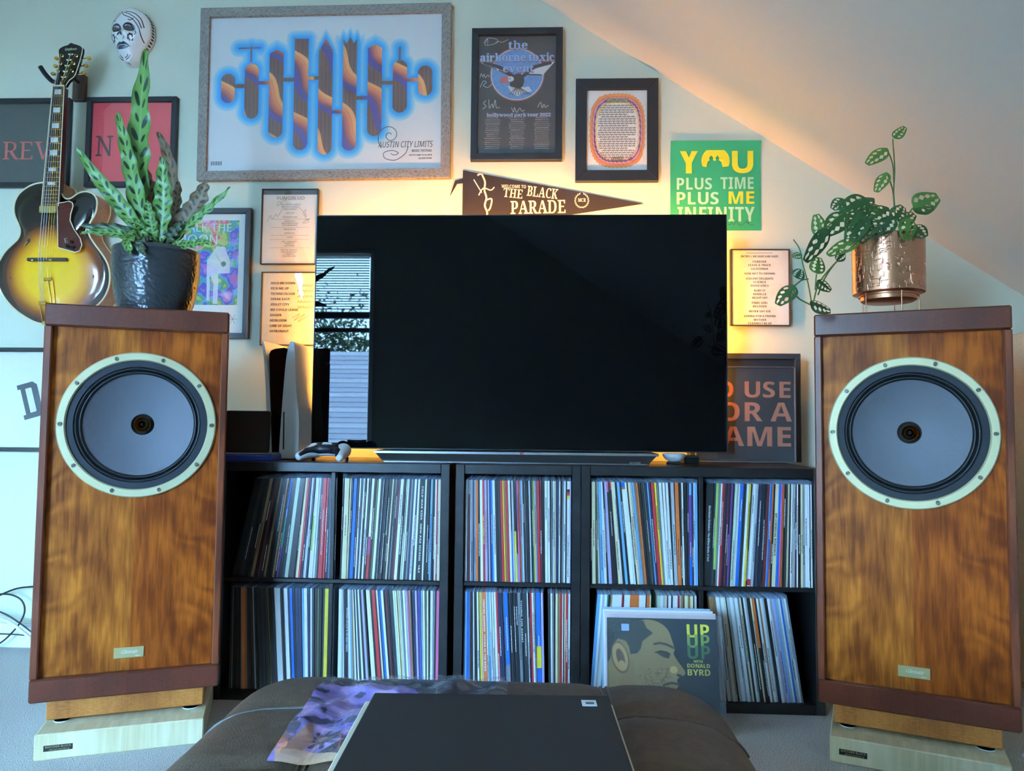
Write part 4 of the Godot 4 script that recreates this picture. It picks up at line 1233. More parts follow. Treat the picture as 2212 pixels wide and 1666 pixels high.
func pictures() -> void:
	var z := 0.002
	var white_sheet: StandardMaterial3D = M.paper
	# lettered dark sheet and red sheet
	var o := frame("picture_frame", "black framed dark green sheet with red capitals, behind the guitar neck", Vector3(-1.974, 1.958, z), 0.354, 0.356, 0.019, 0.022, M.frame_black, mat(rgb8(58, 62, 58), 0.6))
	text(o, "REV", Vector3(0.005, -0.032, 0.0102), 0.068, mat(rgb8(196, 76, 62), 0.6), 0.20, "serif")
	o = frame("picture_frame", "black framed bright red sheet with a thin dark letter, behind the tall spotted plant", Vector3(-1.547, 1.959, z), 0.360, 0.358, 0.020, 0.022, M.frame_black, mat(rgb8(206, 40, 52), 0.6))
	text(o, "N", Vector3(-0.109, -0.017, 0.0102), 0.078, mat(rgb8(64, 20, 26), 0.6), 0.070, "serif")
	o = frame("picture_frame", "black framed watercolour gig poster partly hidden by the dark plant pot", Vector3(-1.232, 1.440, z), 0.349, 0.507, 0.021, 0.024, M.frame_black, M.paper, true)
	var st := S(); uvquad(st, Vector3(-0.146, -0.123, 0.0112), Vector3(0.126, -0.123, 0.0112), Vector3(0.126, 0.208, 0.0112), Vector3(-0.146, 0.208, 0.0112)); obj("poster_print", st, print_mat(watercolour()), o)
	text(o, "WALK THE", Vector3(-0.010, 0.178, 0.0116), 0.030, M.ink_white, 0.215, "sans")
	text(o, "MOON", Vector3(-0.040, 0.132, 0.0116), 0.034, M.ink_white, 0.165, "sans")
	text(o, "ury", Vector3(-0.054, -0.078, 0.0116), 0.014, M.ink_white, 0.026, "sans")
	text(o, "our", Vector3(-0.054, -0.098, 0.0116), 0.014, M.ink_white, 0.026, "sans")
	st = S()
	for k in 6:
		ink(st, [Vector2(0.110, -0.178), Vector2(0.110 + 0.018 * cos(k * 1.05), -0.178 + 0.020 * sin(k * 1.05))], 0.0012, 0.0114)
	obj("pen_mark", st, M.ink_black, o)
	# typed set lists in thin clear-fronted frames
	o = frame("set_list_frame", "thin black frame with signed creased set list, upper of two left of the television", Vector3(-0.905, 1.620, 0.012), 0.220, 0.294, 0.003, 0.018, M.frame_black, M.frame_black)
	st = S(); uvquad(st, Vector3(-0.1065, -0.1435, 0.0087), Vector3(0.1065, -0.1435, 0.0087), Vector3(0.1065, 0.126, 0.0087), Vector3(-0.1065, 0.126, 0.0087)); obj("paper", st, M.paper, o)
	var lines := [["YUNGBLUD", 0.112, 0.012, 0.11], ["21ST CENTURY LIABILITY", 0.087, 0.005, 0.082], ["PARK HILL ROMANCE", 0.078, 0.005, 0.07], ["KING CHARLES", 0.069, 0.005, 0.052], ["SHOT COP", 0.054, 0.005, 0.033], ["PSYCHOTIC KIDS", 0.038, 0.005, 0.058], ["ANARCHIST", 0.022, 0.005, 0.042], ["POLYGRAPH EYES", 0.014, 0.005, 0.062], ["ICE CREAM MAN", 0.006, 0.005, 0.056], ["MEDICATION", -0.010, 0.005, 0.044], ["INTERLUDE", -0.025, 0.005, 0.040], ["LONER", -0.041, 0.005, 0.024],
		["KILL SOMEBODY", -0.058, 0.005, 0.056], ["PARENTS", -0.066, 0.005, 0.034], ["CALIFORNIA", -0.074, 0.005, 0.042], ["DIE FOR THE HYPE", -0.090, 0.005, 0.064], ["DOCTOR DOCTOR", -0.098, 0.005, 0.058], ["11 MINUTES", -0.106, 0.005, 0.042], ["MACHINE GUN", -0.114, 0.005, 0.050]]
	var pale := mat(rgb8(96, 92, 92), 0.8)
	for l in lines:
		text(o, l[0], Vector3(0.0, l[1], 0.009), l[2], pale, l[3], "sans")
	st = S()
	for yy in [0.030, -0.002, -0.033, -0.049, -0.082]:
		ink(st, [Vector2(-0.075, yy), Vector2(0.078, yy)], 0.0006, 0.0090)
	scrawl(st, [[-0.09, 0.02, -0.075, 0.045, -0.07, 0.03, -0.055, 0.05, -0.05, 0.04, -0.035, 0.062, -0.03, 0.085, -0.045, 0.10, -0.05, 0.08, -0.025, 0.105, -0.015, 0.095], [0.035, 0.075, 0.055, 0.055, 0.065, 0.04, 0.05, 0.05, 0.062, 0.068, 0.058, 0.04, 0.075, 0.02, 0.05, 0.015, 0.078, 0.032, 0.055, 0.024]], 0.0009, 0.0092)
	obj("signature", st, M.ink_black, o)
	o = frame("set_list_frame", "thin black frame with bold typed set list, lower of two left of the television", Vector3(-0.898, 1.302, 0.012), 0.219, 0.283, 0.003, 0.018, M.frame_black, white_sheet)
	var songs := ["HOLD ME DOWN", "PICK ME UP", "TECHNICOLOUR", "SPEAK EASY", "VIOLET CITY", "WE COULD LEAVE", "EASIER", "HEIRLOOM", "LINE OF SIGHT", "ASTRONAUT"]
	var wide := [0.094, 0.069, 0.095, 0.075, 0.073, 0.108, 0.044, 0.064, 0.085, 0.074]
	for i in 10:
		text(o, songs[i], Vector3(-0.0745 + wide[i] / 2, 0.099 - i * 0.0206, 0.0086), 0.0088, M.ink_black, wide[i])
	st = S()
	for i in 5:
		var p := []
		for k in 16:
			p.append_array([0.03 + k * 0.004, 0.090 - i * 0.021 + 0.005 * sin(k * 2.3 + i * 1.7)])
		scrawl(st, [p], 0.0013, 0.0086)
	scrawl(st, [[0.012, -0.035, 0.04, -0.02, 0.02, -0.045, 0.06, -0.02, 0.035, -0.05, 0.075, -0.025]], 0.0012, 0.0088)
	obj("signature", st, mat(rgb8(60, 58, 66), 0.8), o)
	o = frame("set_list_frame", "thin black frame with centred typed set list, right of the television above the lettered album", Vector3(0.880, 1.388, 0.012), 0.219, 0.288, 0.003, 0.018, M.frame_black, white_sheet)
	var col := [["INTRO / HE SAID SHE SAID", 0.118, 0.138], ["FOREVER", 0.098, 0.050], ["LEAVE A TRACE", 0.085, 0.082], ["CALIFORNIA", 0.071, 0.064], ["HOW NOT TO DROWN", 0.053, 0.112], ["VIOLENT DELIGHTS", 0.034, 0.101], ["SCIENCE", 0.021, 0.047], ["GOOD GIRLS", 0.0075, 0.066], ["BURY IT", -0.011, 0.041], ["MIRACLE", -0.0245, 0.048], ["NIGHT SKY", -0.038, 0.057], ["FINAL GIRL", -0.057, 0.058], ["RECOVER", -0.0705, 0.051], ["NEVER SAY DIE", -0.089, 0.080], ["ASKING FOR A FRIEND", -0.107, 0.118], ["MOTHER", -0.121, 0.046], ["CLEAREST BLUE", -0.134, 0.086]]
	for l in col:
		text(o, l[0], Vector3(0.0, l[1], 0.0086), 0.0074, M.ink_black, l[2])
	st = S()
	for k in 24:
		box(st, Vector3(-0.046 + k * 0.004, 0.131, 0.0086), Vector3(0.003, 0.0022, 0.0003))
	obj("small_print", st, pale, o)
	# the wide festival poster
	o = frame("poster_frame", "wide grey barnwood frame with festival poster of blue outlined striped towers", Vector3(-0.784, 2.150, z), 0.988, 0.688, 0.036, 0.026, M.barn, print_mat(festival()), true, 0.0, true)
	o.rotation.z = 0.008
	text(o, "AUSTIN CITY LIMITS", Vector3(0.320, -0.209, 0.0122), 0.022, M.ink_black, 0.210, "sans", HORIZONTAL_ALIGNMENT_CENTER, 0.0, 0.0, 0.16)
	text(o, "MUSIC FESTIVAL", Vector3(0.383, -0.234, 0.0122), 0.0095, M.ink_black, 0.078, "bold", HORIZONTAL_ALIGNMENT_CENTER, 0.0, 0.0, 0.16)
	text(o, "OCT 5-7 AND 12-14, 2018", Vector3(0.378, -0.251, 0.0122), 0.0062, M.ink_black, 0.088, "bold", HORIZONTAL_ALIGNMENT_CENTER, 0.0, 0.0, 0.16)
	text(o, "ZILKER PARK", Vector3(0.396, -0.264, 0.0122), 0.0062, M.ink_black, 0.052, "bold", HORIZONTAL_ALIGNMENT_CENTER, 0.0, 0.0, 0.16)
	st = S()
	var sw := []
	for k in 60:
		var t := k / 59.0
		var a := -PI * 0.95 - t * TAU * 1.45
		var r := lerpf(0.046, 0.006, pow(t, 0.7))
		sw.append(Vector2(0.258 + r * cos(a) * 1.0, -0.172 + r * sin(a)))
	ink(st, [Vector2(0.225, -0.222), Vector2(0.214, -0.200), sw[0]], 0.0028, 0.0122)
	ink(st, sw, 0.0026, 0.0122)
	sw = spline([Vector2(0.330, -0.216), Vector2(0.318, -0.245), Vector2(0.280, -0.270), Vector2(0.240, -0.262), Vector2(0.236, -0.240), Vector2(0.268, -0.232), Vector2(0.292, -0.242), Vector2(0.276, -0.250), Vector2(0.262, -0.244)], 8)
	ink(st, sw, 0.0026, 0.0122)
	for k in 9:
		ink(st, [Vector2(-0.442 + k * 0.0048, -0.282), Vector2(-0.442 + k * 0.0048, -0.266)], 0.0016 if k % 2 else 0.0032, 0.0122)
	obj("scroll", st, mat(rgb8(52, 48, 58), 0.8), o)
	# tour poster with the eagle
	o = frame("poster_frame", "black framed dark tour poster with a flying eagle before a blue disc", Vector3(-0.035, 2.136, z), 0.350, 0.518, 0.026, 0.026, M.frame_black, print_mat(tour_poster()))
	var sky := mat(rgb8(150, 190, 232), 0.6)
	var rust := mat(rgb8(168, 78, 78), 0.6)
	for l in [["the", 0.196, 0.030, 0.074, 0.003], ["airborne toxic", 0.147, 0.030, 0.285, 0.0], ["event", 0.103, 0.027, 0.118, 0.004], ["hollywood park tour 2022", -0.079, 0.0125, 0.244, 0.008]]:
		text(o, l[0], Vector3(l[4], l[1] - l[2] * 0.10, 0.0121), l[2] * 1.06, rust, l[3] * 1.02, "serifbold")
		text(o, l[0], Vector3(l[4], l[1], 0.0125), l[2], sky, l[3], "serifbold")
	st = S()
	scrawl(st, [[-0.13, 0.205, -0.115, 0.225, -0.085, 0.222, -0.075, 0.212, -0.09, 0.202, -0.125, 0.198, -0.115, 0.222, -0.115, 0.20], [-0.085, 0.208, -0.07, 0.212, -0.06, 0.208, -0.035, 0.219], [-0.143, 0.07, -0.138, 0.085, -0.132, 0.072, -0.127, 0.083, -0.122, 0.068, -0.112, 0.08, -0.108, 0.07], [-0.142, 0.03, -0.13, 0.055, -0.118, 0.05, -0.13, 0.038, -0.112, 0.03, -0.095, 0.045],
		[-0.118, -0.022, -0.128, -0.032, -0.118, -0.045, -0.132, -0.055], [-0.108, -0.018, -0.105, -0.052, -0.095, -0.035, -0.09, -0.05, -0.083, -0.02, -0.078, -0.05, -0.065, -0.048], [-0.02, -0.05, -0.012, -0.068, -0.008, -0.05, 0.0, -0.07, 0.012, -0.052, 0.02, -0.065, 0.03, -0.06], [0.08, -0.05, 0.092, -0.03, 0.098, -0.052, 0.105, -0.038, 0.11, -0.05, 0.122, -0.042]], 0.0016, 0.0122)
	obj("signature", st, M.ink_white, o)
	# hand drawn oval sheet
	o = frame("picture_frame", "broad black frame with handwritten sheet inside a drawn orange and purple oval", Vector3(0.348, 1.993, z), 0.313, 0.398, 0.042, 0.024, M.frame_black, print_mat(oval_sheet()))
	# unframed green poster
	o = thing("green_poster", "unframed green poster with yellow and pale capitals above the right of the television", "poster", Vector3(0.7225, 1.7805, 0.001))
	var green := mat(rgb8(46, 158, 104), 0.65)
	st = S()
	var curl := func(y: float) -> float: return 0.0012 + 0.012 * pow(clampf((y - 0.10) / 0.0715, 0.0, 1.0), 2.0)
	for i in 12:
		var ya := -0.1715 + 0.343 * i / 12.0
		var yb := -0.1715 + 0.343 * (i + 1) / 12.0
		st.set_smooth_group(0)
		fan(st, [Vector3(-0.17, ya, curl.call(ya)), Vector3(0.17, ya, curl.call(ya)), Vector3(0.17, yb, curl.call(yb)), Vector3(-0.17, yb, curl.call(yb))], Vector3.BACK)
	obj("sheet", st, green, o)
	var yel := mat(rgb8(228, 206, 34), 0.6)
	var mint := mat(rgb8(168, 216, 176), 0.6)
	text(o, "Y", Vector3(-0.100, 0.098, 0.0042), 0.104, yel, 0.086)
	text(o, "U", Vector3(0.100, 0.098, 0.0042), 0.104, yel, 0.080)
	st = S()
	var disc := PackedVector2Array()
	for k in 41:
		var a := -0.42 + (PI + 0.84) * k / 40.0
		disc.append(Vector2(cos(a) * 0.053, sin(a) * 0.053))
	for q in [[-0.034, -0.024], [-0.030, -0.004], [-0.022, 0.002], [-0.024, 0.012], [-0.016, 0.021], [-0.008, 0.012], [-0.010, 0.003], [-0.003, 0.000], [0.003, 0.002], [0.000, 0.012], [0.007, 0.021], [0.014, 0.012], [0.012, 0.003], [0.022, -0.004], [0.026, -0.024]]:
		disc.append(Vector2(q[0], q[1]))
	prism(st, disc, 0.0, 0.0006, Transform3D(Basis(), Vector3(0.0, 0.096, 0.0042))); obj("letter_disc", st, yel, o)
	text(o, "PLUS", Vector3(-0.080, 0.008, 0.0015), 0.045, mint, 0.132)
	text(o, "TIME", Vector3(0.082, 0.010, 0.0015), 0.045, mint, 0.124)
	text(o, "PLUS", Vector3(-0.068, -0.048, 0.0015), 0.047, mint, 0.158)
	text(o, "ME", Vector3(0.096, -0.046, 0.0015), 0.047, yel, 0.096)
	text(o, "INFINITY", Vector3(0.0, -0.110, 0.0015), 0.056, mint, 0.290)
	st = S(); scrawl(st, [[0.045, -0.145, 0.055, -0.150, 0.06, -0.135, 0.068, -0.15, 0.08, -0.132, 0.085, -0.148, 0.10, -0.15, 0.12, -0.13, 0.125, -0.143, 0.115, -0.138, 0.13, -0.15, 0.142, -0.149]], 0.0011, 0.0022); obj("signature", st, M.ink_black, o)
	# felt pennant, its lower corner behind the television
	o = thing("pennant", "dark felt pennant with cream hand-drawn capitals pinned above the television", "pennant", Vector3(-0.240, 1.726, 0.001))
	var felt := mat(rgb8(44, 38, 40), 0.95)
	felt.rim_enabled = true; felt.rim = 0.4
	st = S(); prism(st, v2([0.014, 0.115, 0.692, -0.014, 0.014, -0.117]), 0.002, 0.0045); obj("felt", st, felt, o)
	st = S(); prism(st, v2([0.0, 0.118, 0.016, 0.115, 0.016, -0.117, 0.0, -0.120]), 0.002, 0.006, Transform3D(), 0.0012); obj("hem", st, felt, o)
	st = S(); prism(st, v2([0.0, 0.086, -0.030, 0.078, -0.050, 0.016, -0.042, 0.030, -0.022, 0.066, 0.0, 0.068]), 0.002, 0.0035); obj("ribbon", st, felt, o)
	st = S(); prism(st, v2([0.0, -0.070, -0.024, -0.080, -0.040, -0.13, -0.020, -0.10, 0.0, -0.088]), 0.002, 0.0035); obj("ribbon", st, felt, o)
	var cream := mat(rgb8(232, 216, 196), 0.85)
	text(o, "WELCOME TO", Vector3(0.197, 0.054, 0.005), 0.0125, cream, 0.094, "bold", HORIZONTAL_ALIGNMENT_CENTER, -0.03)
	text(o, "THE", Vector3(0.194, 0.026, 0.005), 0.033, cream, 0.074, "serifbold", HORIZONTAL_ALIGNMENT_CENTER, -0.10)
	text(o, "BLACK", Vector3(0.306, 0.029, 0.005), 0.037, cream, 0.118, "serifbold", HORIZONTAL_ALIGNMENT_CENTER, -0.12)
	text(o, "PARADE", Vector3(0.290, -0.028, 0.005), 0.048, cream, 0.210, "serifbold", HORIZONTAL_ALIGNMENT_CENTER, 0.02)
	text(o, "MCR", Vector3(0.457, 0.0, 0.005), 0.0125, cream, 0.030, "serifbold")
	for s in [-1, 1]:
		st = S()
		for k in 9:
			var a := -1.45 + k * 0.33
			var p := Vector2(0.457 + s * 0.0245 * cos(a), -0.001 + 0.0265 * sin(a))
			var d := Vector2(-s * sin(a), cos(a)).rotated(s * -0.6) * 0.0075
			var q := d.orthogonal() * 0.36
			fan(st, [Vector3(p.x - d.x * 0.6, p.y - d.y * 0.6, 0.0048), Vector3(p.x + q.x, p.y + q.y, 0.0048), Vector3(p.x + d.x, p.y + d.y, 0.0048), Vector3(p.x - q.x, p.y - q.y, 0.0048)], Vector3.BACK)
		obj("laurel", st, cream, o)
	# a plain ornament: baton and plume
	st = S()
	ink(st, [Vector2(0.042, 0.082), Vector2(0.074, 0.030)], 0.004, 0.0048)
	ink(st, spline([Vector2(0.056, 0.098), Vector2(0.070, 0.104), Vector2(0.078, 0.092), Vector2(0.086, 0.070), Vector2(0.084, 0.040), Vector2(0.092, 0.010), Vector2(0.086, -0.020), Vector2(0.096, -0.050), Vector2(0.084, -0.085)], 6), 0.007, 0.0048)
	ink(st, spline([Vector2(0.062, 0.020), Vector2(0.080, 0.048), Vector2(0.108, 0.040), Vector2(0.122, 0.052)], 6), 0.005, 0.0048)
	ink(st, spline([Vector2(0.088, 0.0), Vector2(0.112, 0.006), Vector2(0.108, -0.026), Vector2(0.100, -0.040)], 6), 0.006, 0.0048)
	obj("ornament", st, cream, o)
	# collegiate letter print low on the left
	o = frame("picture_frame", "black framed white print with tilted block letter, low beside the left loudspeaker", Vector3(-1.935, 0.9455, z), 0.340, 0.402, 0.016, 0.022, M.frame_black, white_sheet)
	st = S()
	var T := Transform3D(Basis(Vector3.BACK, deg_to_rad(16)), Vector3(0.028, -0.002, 0.0104))
	prism(st, v2([-0.042, -0.069, 0.022, -0.069, 0.037, -0.054, 0.037, 0.054, 0.022, 0.069, -0.042, 0.069, -0.042, 0.051, -0.031, 0.051, -0.031, -0.051, -0.042, -0.051]), 0.0, 0.0005, T); obj("block_letter", st, mat(rgb8(70, 74, 84), 0.7), o)
	st = S(); prism(st, v2([-0.012, -0.048, 0.010, -0.048, 0.013, -0.045, 0.013, 0.045, 0.010, 0.048, -0.012, 0.048]), 0.0005, 0.001, T); obj("letter_counter", st, white_sheet, o)

func scrawl(st: SurfaceTool, strokes: Array, w: float, z: float) -> void:
	for s in strokes:
		ink(st, spline(Array(v2(s)), 5), w, z)

func watercolour() -> ImageTexture:
	var c := Canvas.new(224, 272, rgb8(230, 226, 230))
	var a := FastNoiseLite.new(); a.seed = 8; a.frequency = 0.012; a.fractal_octaves = 3
	var b := FastNoiseLite.new(); b.seed = 19; b.frequency = 0.016; b.fractal_octaves = 3
	var tones := [rgb8(196, 92, 168), rgb8(150, 110, 200), rgb8(90, 60, 190), rgb8(60, 160, 200), rgb8(74, 150, 90), rgb8(176, 190, 90), rgb8(206, 80, 90), rgb8(214, 150, 200)]
	for y in 272:
		for x in 224:
			var k := clampf(a.get_noise_2d(x, y) * 5.2 + 3.6 + 1.3 * sin(y * 0.016 + x * 0.008), 0.0, 6.99)
			var i := int(k)
			var q: Color = tones[i].lerp(tones[i + 1], smoothstep(0.35, 0.65, k - i))
			c.dot(x, y, q.lerp(Color.WHITE, clampf(b.get_noise_2d(x, y) * 0.9, 0.0, 0.6)))
	var w := rgb8(236, 234, 238)
	c.poly(PackedVector2Array([Vector2(122, 150), Vector2(122, 128), Vector2(152, 84), Vector2(178, 84), Vector2(196, 128), Vector2(196, 170), Vector2(160, 170), Vector2(160, 268), Vector2(144, 268), Vector2(144, 196), Vector2(132, 176), Vector2(132, 258), Vector2(124, 258)]), w)
	for k in 120:
		var t := Vector2(140 + randf_k(k) * 70, 50 + randf_k(k + 300) * 110)
		c.line([t, t + Vector2(6 * randf_k(k + 71) - 3, 6 * randf_k(k + 13) - 3)], 1.3, w)
	c.line([Vector2(150, 110), Vector2(176, 150)], 1.2, rgb8(150, 150, 160))
	c.ellipse(176, 140, 8, 8, rgb8(60, 130, 130))
	c.ellipse(140, 210, 5, 9, rgb8(120, 130, 150))
	for k in 3:
		c.line([Vector2(128 + k * 6, 190), Vector2(128 + k * 6, 262)], 1.3, w)
	return c.texture()

func randf_k(k: int) -> float:
	return fposmod(sin(k * 12.9898) * 43758.5453, 1.0)

# towers joined into one wave, striped inside, ringed by blue outlines
func festival() -> ImageTexture:
	var W := 660
	var H := 440
	var c := Canvas.new(W, H, rgb8(238, 240, 242))
	var k := W / 1980.0
	var cols := [[162, 540, 670], [365, 460, 805], [575, 300, 970], [787, 190, 1080], [994, 265, 1120], [1200, 225, 1090], [1412, 270, 970], [1624, 450, 775], [1837, 500, 635]]
	var necks := [588, 562, 540, 530, 820, 705, 580, 560]
	var blues := [rgb8(20, 172, 250), rgb8(58, 188, 250), rgb8(104, 204, 250), rgb8(146, 216, 248), rgb8(186, 228, 248)]
	for y in H:
		for x in W:
			var p := Vector2(x, y) / k
			var d := 1e9
			for i in 9:
				var q: Array = cols[i]
				if absf(p.x - q[0]) > 260.0:
					continue
				var dx := absf(p.x - q[0]) - 60.0
				var top: float = q[1]
				var e := 0.0
				if i == 2 or i == 6:
					top += absf(p.x - q[0]) * 0.55 - 20.0
				elif i == 4:
					top += floorf(absf(p.x - q[0]) / 14.0) * 26.0 - 60.0
				elif i == 5:
					top += absf(fposmod(p.x - q[0] + 30.0, 60.0) - 30.0) * 1.6 - 40.0 + absf(p.x - q[0]) * 0.25
				elif i == 7 or i == 1 or i == 0 or i == 8:
					e = sqrt(pow(p.x - q[0], 2) + pow(minf(p.y - q[1], 0.0), 2)) - 60.0
				if e == 0.0:
					e = Vector2(maxf(dx, 0), maxf(top - p.y, 0) * (0.8 if i != 3 else 1.0)).length() + minf(maxf(dx, top - p.y), 0.0)
				else:
					e = maxf(e, dx) if p.y < q[1] else dx
				var below: float = p.y - q[2]
				if below > 0.0:
					e = Vector2(p.x - q[0], below).length() - 60.0
				d = minf(d, e)
			for i in 8:
				var x0: float = cols[i][0]
				if p.x > x0 and p.x < cols[i + 1][0]:
					d = minf(d, absf(p.y - necks[i]) - 16.0)
			# mast on the second tower, spire on the eighth
			d = minf(d, Geometry2D.get_closest_point_to_segment(p, Vector2(355, 250), Vector2(355, 420)).distance_to(p) - 6.0)
			d = minf(d, Geometry2D.get_closest_point_to_segment(p, Vector2(250, 262), Vector2(430, 262)).distance_to(p) - 7.0)
			d = minf(d, Geometry2D.get_closest_point_to_segment(p, Vector2(1622, 285), Vector2(1622, 400)).distance_to(p) - 10.0)
			if d < 0.0:
				var t := fposmod((p.y - 1.15 * p.x + 70.0 * sin(p.y / 95.0 + p.x / 210.0) + 60.0) / 470.0, 1.0)
				var q := rgb8(104, 62, 54) if fposmod(p.x, 34.0) < 20.0 else rgb8(128, 78, 52)
				if t < 0.10: q = rgb8(238, 150, 76)
				elif t < 0.20: q = rgb8(222, 122, 64)
				elif t < 0.27: q = rgb8(200, 92, 60)
				elif t < 0.33: q = rgb8(170, 70, 66)
				elif t < 0.38: q = rgb8(120, 60, 92)
				elif t < 0.54: q = rgb8(92, 66, 156)
				c.dot(x, y, q)
			elif d < 70.0:
				c.dot(x, y, blues[mini(int(d / 14.0), 4)])
	return c.texture()

func tour_poster() -> ImageTexture:
	var c := Canvas.new(300, 466, rgb8(46, 44, 48))
	c.ellipse(150, 152, 106, 106, rgb8(150, 70, 66))
	c.ellipse(150, 152, 102, 102, rgb8(206, 204, 206))
	c.ellipse(150, 152, 98, 98, rgb8(104, 156, 214))
	var n := FastNoiseLite.new(); n.seed = 4; n.frequency = 0.05
	for y in range(54, 250):
		for x in range(52, 248):
			if Vector2(x - 150, y - 152).length() < 97 and absf(n.get_noise_2d(x, y)) < 0.035:
				c.dot(x, y, rgb8(62, 104, 160), 0.8)
	var w := rgb8(222, 222, 222)
	var k := rgb8(26, 26, 28)
	# wings of layered feathers
	for i in 9:
		var t := i / 8.0
		c.line([Vector2(128 - 14 * t, 158 - 8 * t), Vector2(14 + 60 * t, 104 + 30 * t - 14 * sin(t * 3))], 7.0, w)
		c.line([Vector2(128 - 14 * t, 160 - 8 * t), Vector2(20 + 60 * t, 107 + 30 * t - 14 * sin(t * 3))], 4.2, k)
		c.line([Vector2(166 + 8 * t, 160 - 10 * t), Vector2(290 - 40 * t, 104 + 46 * t)], 8.0, w)
		c.line([Vector2(166 + 8 * t, 162 - 10 * t), Vector2(282 - 40 * t, 109 + 46 * t)], 4.6, k)
	c.line([Vector2(20, 102), Vector2(88, 126), Vector2(136, 160)], 12.0, k)
	c.line([Vector2(276, 108), Vector2(214, 124), Vector2(170, 162)], 13.0, k)
	c.ellipse(150, 182, 26, 34, k, 0.35)
	c.poly(PackedVector2Array([Vector2(112, 196), Vector2(150, 206), Vector2(196, 200), Vector2(208, 220), Vector2(180, 222), Vector2(152, 238), Vector2(128, 224)]), w)
	for i in 8:
		c.line([Vector2(146 + i * 2, 204), Vector2(120 + i * 12, 232)], 2.0, k)
	c.ellipse(124, 170, 14, 11, w)
	c.poly(PackedVector2Array([Vector2(116, 164), Vector2(86, 160), Vector2(90, 168), Vector2(80, 174), Vector2(92, 178), Vector2(84, 188), Vector2(116, 184)]), rgb8(214, 84, 66))
	c.ellipse(122, 169, 2.2, 2.2, k)
	# three columns of dates, too small to read
	for col in 3:
		for r in 16:
			var wd := 44.0 + 18.0 * randf_k(r * 3 + col)
			var x0 := 57.0 + col * 95.0 - wd / 2
			var x := x0
			while x < x0 + wd:
				c.line([Vector2(x, 322 + r * 8.0), Vector2(x + 1.6, 322 + r * 8.0 + (1.5 if int(x) % 2 else -1.5))], 1.7, rgb8(200, 200, 200))
				x += 3.1 if int(x * 7) % 5 else 5.0
	return c.texture()

func oval_sheet() -> ImageTexture:
	var c := Canvas.new(232, 310, rgb8(238, 236, 232))
	var rings := [[0.0, rgb8(222, 128, 48)], [8.0, rgb8(206, 96, 40)], [12.0, rgb8(222, 140, 160)], [16.0, rgb8(92, 52, 110)], [21.0, rgb8(226, 170, 190)], [25.0, rgb8(240, 204, 70)], [28.0, rgb8(240, 238, 234)]]
	for y in 310:
		for x in 232:
			var q := Vector2(absf(x - 118), absf(y - 154))
			var e := pow(pow(q.x / 106.0, 3.0) + pow(q.y / 142.0, 3.0), 1.0 / 3.0)
			var inside := (1.0 - e) * 106.0 + 1.2 * sin(x * 0.4 + y * 0.27)
			if inside > 0.0:
				var tone: Color = rings[0][1]
				for r in rings:
					if inside > r[0]:
						tone = r[1]
				c.dot(x, y, tone)
	for l in 24:
		var y := 58.0 + l * 8.6
		var half := 74.0 * pow(1.0 - pow(absf(y - 154) / 128.0, 3.0), 0.34)
		var p := []
		var x := 118.0 - half + (8.0 if l % 5 == 0 else 0.0)
		while x < 118.0 + half * (0.55 if l % 5 == 4 else 0.96):
			p.append(Vector2(x, y + 2.2 * sin(x * 1.9 + l) + 1.2 * sin(x * 0.73 + l * 2.0)))
			x += 1.5
		if p.size() > 1:
			c.line(p, 1.1, rgb8(54, 50, 52))
	var p2 := []
	for i in 40:
		p2.append(Vector2(84 + i * 1.7, 39 + 4.5 * sin(i * 1.1) + 2 * sin(i * 0.41)))
	c.line([Vector2(82, 39), Vector2(154, 39)], 14.0, rgb8(60, 70, 52))
	c.line([Vector2(84, 39), Vector2(152, 39)], 10.0, rgb8(176, 190, 150))
	c.line(p2, 1.8, rgb8(26, 30, 26))
	var p3 := []
	for i in 60:
		p3.append(Vector2(96 + i * 0.75 + 3 * sin(i * 2.1), 262 + 9 * sin(i * 1.37)))
	c.line(p3, 1.3, rgb8(60, 60, 60))
	return c.texture()

